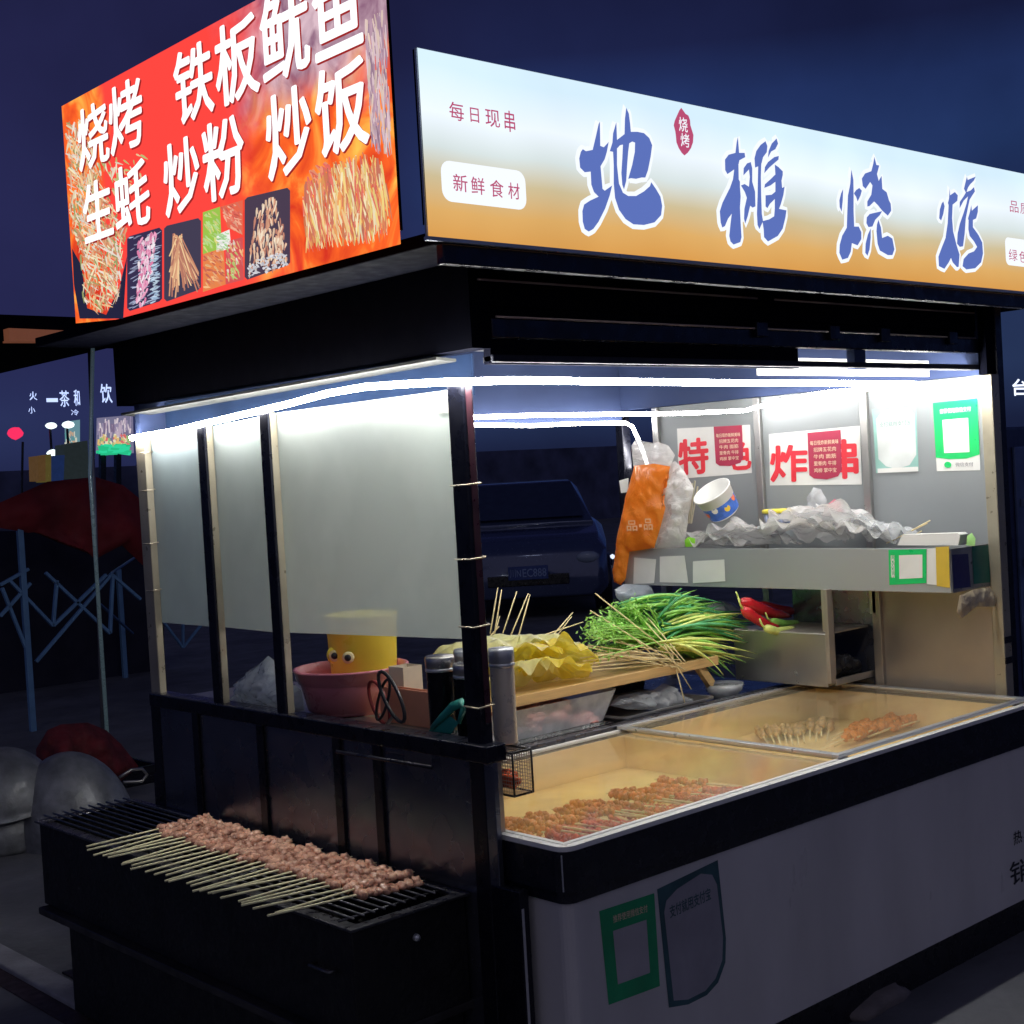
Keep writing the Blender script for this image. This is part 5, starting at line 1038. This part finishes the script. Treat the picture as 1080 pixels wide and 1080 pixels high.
mb = MB().add([(-.70, 1.10, 1.06), (.70, 1.10, 1.06), (.58, 1.80, 1.462), (-.58, 1.80, 1.462)], [(0, 1, 2, 3)]); mb.v = [(x, y - .035, z + .03) for x, y, z in mb.v]; cbuild(mb, 'windscreen', CARG, car)
cbuild(MB().box(-.45, .45, -.012, .03, .38, .50), 'grille', BLACK, car, False, .01)
for s in (-1, 1): cbuild(MB().lump((s * .66, .02, .66), .1, (1.4, .5, .7), 2, .05), 'headlight', M('headlamp glass', (.25, .3, .4), .1) if s < 0 else bpy.data.materials['headlamp glass'], car, True)
for s in (-1, 1):
    for y in (.85, 3.6):
        mb = MB().lathe([(.0, .0), (.2, .0), (.22, .02), (.32, .02), (.33, .05), (.33, .16), (.31, .2), (0, .2)], (s * .75 if s < 0 else .75, y, .33), 30, tilted((0, 0, 0), (s, 0, 0))); cbuild(mb, 'wheel', BLACK, car, True)
pz = on(557, 604, 1, 9).z
pl = cbuild(MB().box(-.22, .22, -.03, -.014, pz - .075, pz + .075), 'number_plate', PLATE, car, False, .004)
mb = MB(); mb.text('川N', Vector((-.20, -.033, pz - .045)), Vector((.12, 0, 0)), Vector((0, 0, .09)), .01); mb.text('EC888', Vector((-.06, -.033, pz - .045)), Vector((.26, 0, 0)), Vector((0, 0, .09)), .01)
mb.v = [tuple(RM @ Vector(p)) for p in mb.v]; mb.build('plate_lettering', PLATET, pl, world=False)

# ================================================================== FAR STREET, RIGHT NEIGHBOUR, STONE
single(MB().box(6, 40, 30, 31, 0, 2.4), 'far_wall', BRICK, 'long dark wall at the far side of the car park', 'wall')
random.seed(21)
for i, (u, v) in enumerate(((601, 588), (606, 589), (617, 588), (622, 587), (633, 588), (638, 589), (641, 587), (646, 588), (550, 588), (554, 579), (624, 608), (622, 626), (570, 496), (640, 599))):
    p = on(u, v, 1, 22); 
    p = on(u, v, 1, 8.0) if v > 600 else on(u, v, 1, 12.0)
for i, (u, v) in enumerate(((601, 588), (617, 587), (633, 588), (646, 587), (550, 588))):
    p = on(u, v, 1, 14.0); t = thing('street_lamp', 'tiny distant low lamp behind the stall, %s from the left' % ordn[(1, 2, 3, 4, 0)[i]], 'lamp', (p.x, p.y, 0), 'tiny distant lamps behind the stall')
    MB().lump(p, .045, (1, 1, 1), 1, .1).build('bulb', emis('cool lamp', (.7, .8, 1), 1.2), t, smooth=True); MB().tube([(p.x, p.y + .03, 0), (p.x, p.y + .03, p.z - .015)], .012, 6).build('pole', DARK, t)
t = thing('drinks_cabinet', 'dark blue glass fronted cabinet of the next stall at the right edge', 'cabinet', (3.4, .8, 0))
MB().box(3.02, 4.2, .52, 1.3, 0, 1.68).build('cabinet_body', M('navy cabinet', (.03, .04, .11), .4), t, bevel=.01)
p = MB().box(3.08, 4.1, .505, .518, .62, 1.60).build('door', M('cabinet glass', (.10, .14, .30), .15, var=.5, scale=4), t, bevel=.004)
for z in (.85, 1.12, 1.36): MB().box(3.10, 4.05, .498, .504, z, z + .03).build('shelf', M('dim shelf', (.10, .12, .22), .4), p)
t = thing('neon_sign', 'glowing white character above the dark blue cabinet at the right edge', 'neon sign', on(1076, 418, 1, .5)); mb = MB(); glyph(mb, '台', 1068, 1084, 400, 417, 1, .5, .06); mb.build('lettering', emis('white neon', (.75, .82, 1), 1.4), t)
p = on(915, 1062, 2, 0); single(MB().lump((p.x, .10, .02), .13, (1.6, .7, .42), 3, .4, 1.4), 'stone', STONE, 'flat grey stone lying on the ground under the freezer front', 'stone', smooth=True)

# ================================================================== SKY AND LIGHT
W = bpy.data.worlds.new('World'); S.world = W; W.use_nodes = True; nt = W.node_tree; N = nt.nodes; L = nt.links; N.clear()
o = N.new('ShaderNodeOutputWorld'); bg = N.new('ShaderNodeBackground'); tc = N.new('ShaderNodeTexCoord'); sp = N.new('ShaderNodeSeparateXYZ'); L.new(tc.outputs['Generated'], sp.inputs[0])
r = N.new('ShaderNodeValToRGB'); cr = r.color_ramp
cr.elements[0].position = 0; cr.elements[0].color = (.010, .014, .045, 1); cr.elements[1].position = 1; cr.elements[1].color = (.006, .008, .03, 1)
for p_, c in ((.02, (.012, .018, .055)), (.06, (.026, .046, .125)), (.10, (.026, .046, .13)), (.14, (.018, .026, .09)), (.20, (.020, .044, .15)), (.25, (.016, .032, .12)), (.285, (.010, .014, .055)), (.33, (.008, .010, .04))):  # blue bands: lens streak haze above the sign painted into the sky
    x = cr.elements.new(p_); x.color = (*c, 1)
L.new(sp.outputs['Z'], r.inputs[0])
def vm(vec):
    d_ = N.new('ShaderNodeVectorMath'); d_.operation = 'DOT_PRODUCT'; L.new(tc.outputs['Generated'], d_.inputs[0]); d_.inputs[1].default_value = vec; return d_.outputs['Value']
def mrw(v, a, b):
    x = N.new('ShaderNodeMapRange'); x.interpolation_type = 'SMOOTHSTEP'; x.inputs['From Min'].default_value = a; x.inputs['From Max'].default_value = b; L.new(v, x.inputs['Value']); return x.outputs[0]
def mixw(f, a, b, bt='MIX'):
    x = N.new('ShaderNodeMix'); x.data_type = 'RGBA'; x.blend_type = bt; L.new(f, x.inputs[0])
    for i, v in ((6, a), (7, b)):
        if isinstance(v, tuple): x.inputs[i].default_value = (*v, 1)
        else: L.new(v, x.inputs[i])
    return x.outputs[2]
ld = ray(100, 150).normalized(); left = mrw(vm(tuple(ld)), .955, .995)
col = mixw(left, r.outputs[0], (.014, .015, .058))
# added fill, no seen source: sky brightened behind the camera
back = mrw(vm((-.67, -.74, 0)), .1, .9); sn = N.new('ShaderNodeTexNoise'); sn.inputs['Scale'].default_value = 3.2; sn.inputs['Detail'].default_value = 5; L.new(tc.outputs['Generated'], sn.inputs['Vector'])
sm = N.new('ShaderNodeMapRange'); sm.inputs['From Min'].default_value = .3; sm.inputs['From Max'].default_value = .7; sm.inputs['To Min'].default_value = .6; sm.inputs['To Max'].default_value = 1.35; L.new(sn.outputs['Fac'], sm.inputs['Value'])
vs_ = N.new('ShaderNodeVectorMath'); vs_.operation = 'SCALE'; L.new(col, vs_.inputs[0]); L.new(sm.outputs[0], vs_.inputs['Scale']); col = vs_.outputs[0]
col = mixw(back, col, (.118, .114, .160))
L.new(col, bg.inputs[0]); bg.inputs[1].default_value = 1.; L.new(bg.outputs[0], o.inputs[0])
sun = bpy.data.lights.new('moon', 'SUN'); sun.energy = .03; sun.angle = R(8); sun.color = (.8, .85, 1); so = bpy.data.objects.new('moon', sun); COL.objects.link(so); so.rotation_euler = (R(50), 0, R(-40))

cam = bpy.data.cameras.new('camera'); co = bpy.data.objects.new('camera', cam); COL.objects.link(co); S.camera = co
cam.sensor_width = 36; cam.lens = F / 1080 * 36; cam.clip_start = .05; cam.clip_end = 500
# camera axes in world: right, up, back
right = Vector((AX.x, AY.x, AZ.x)); up = -Vector((AX.y, AY.y, AZ.y)); fwd = Vector((AX.z, AY.z, AZ.z))
co.matrix_world = Matrix(((right.x, up.x, -fwd.x, CAM.x), (right.y, up.y, -fwd.y, CAM.y), (right.z, up.z, -fwd.z, CAM.z), (0, 0, 0, 1)))
S.view_settings.view_transform = 'Standard'; S.view_settings.look = 'None'; S.view_settings.exposure = .15; S.view_settings.gamma = 1
S.cycles.use_denoising = True; S.cycles.max_bounces = 6; S.cycles.volume_bounces = 0; S.cycles.transparent_max_bounces = 16; S.cycles.sample_clamp_indirect = 4
S.cycles.caustics_reflective = False; S.cycles.caustics_refractive = False
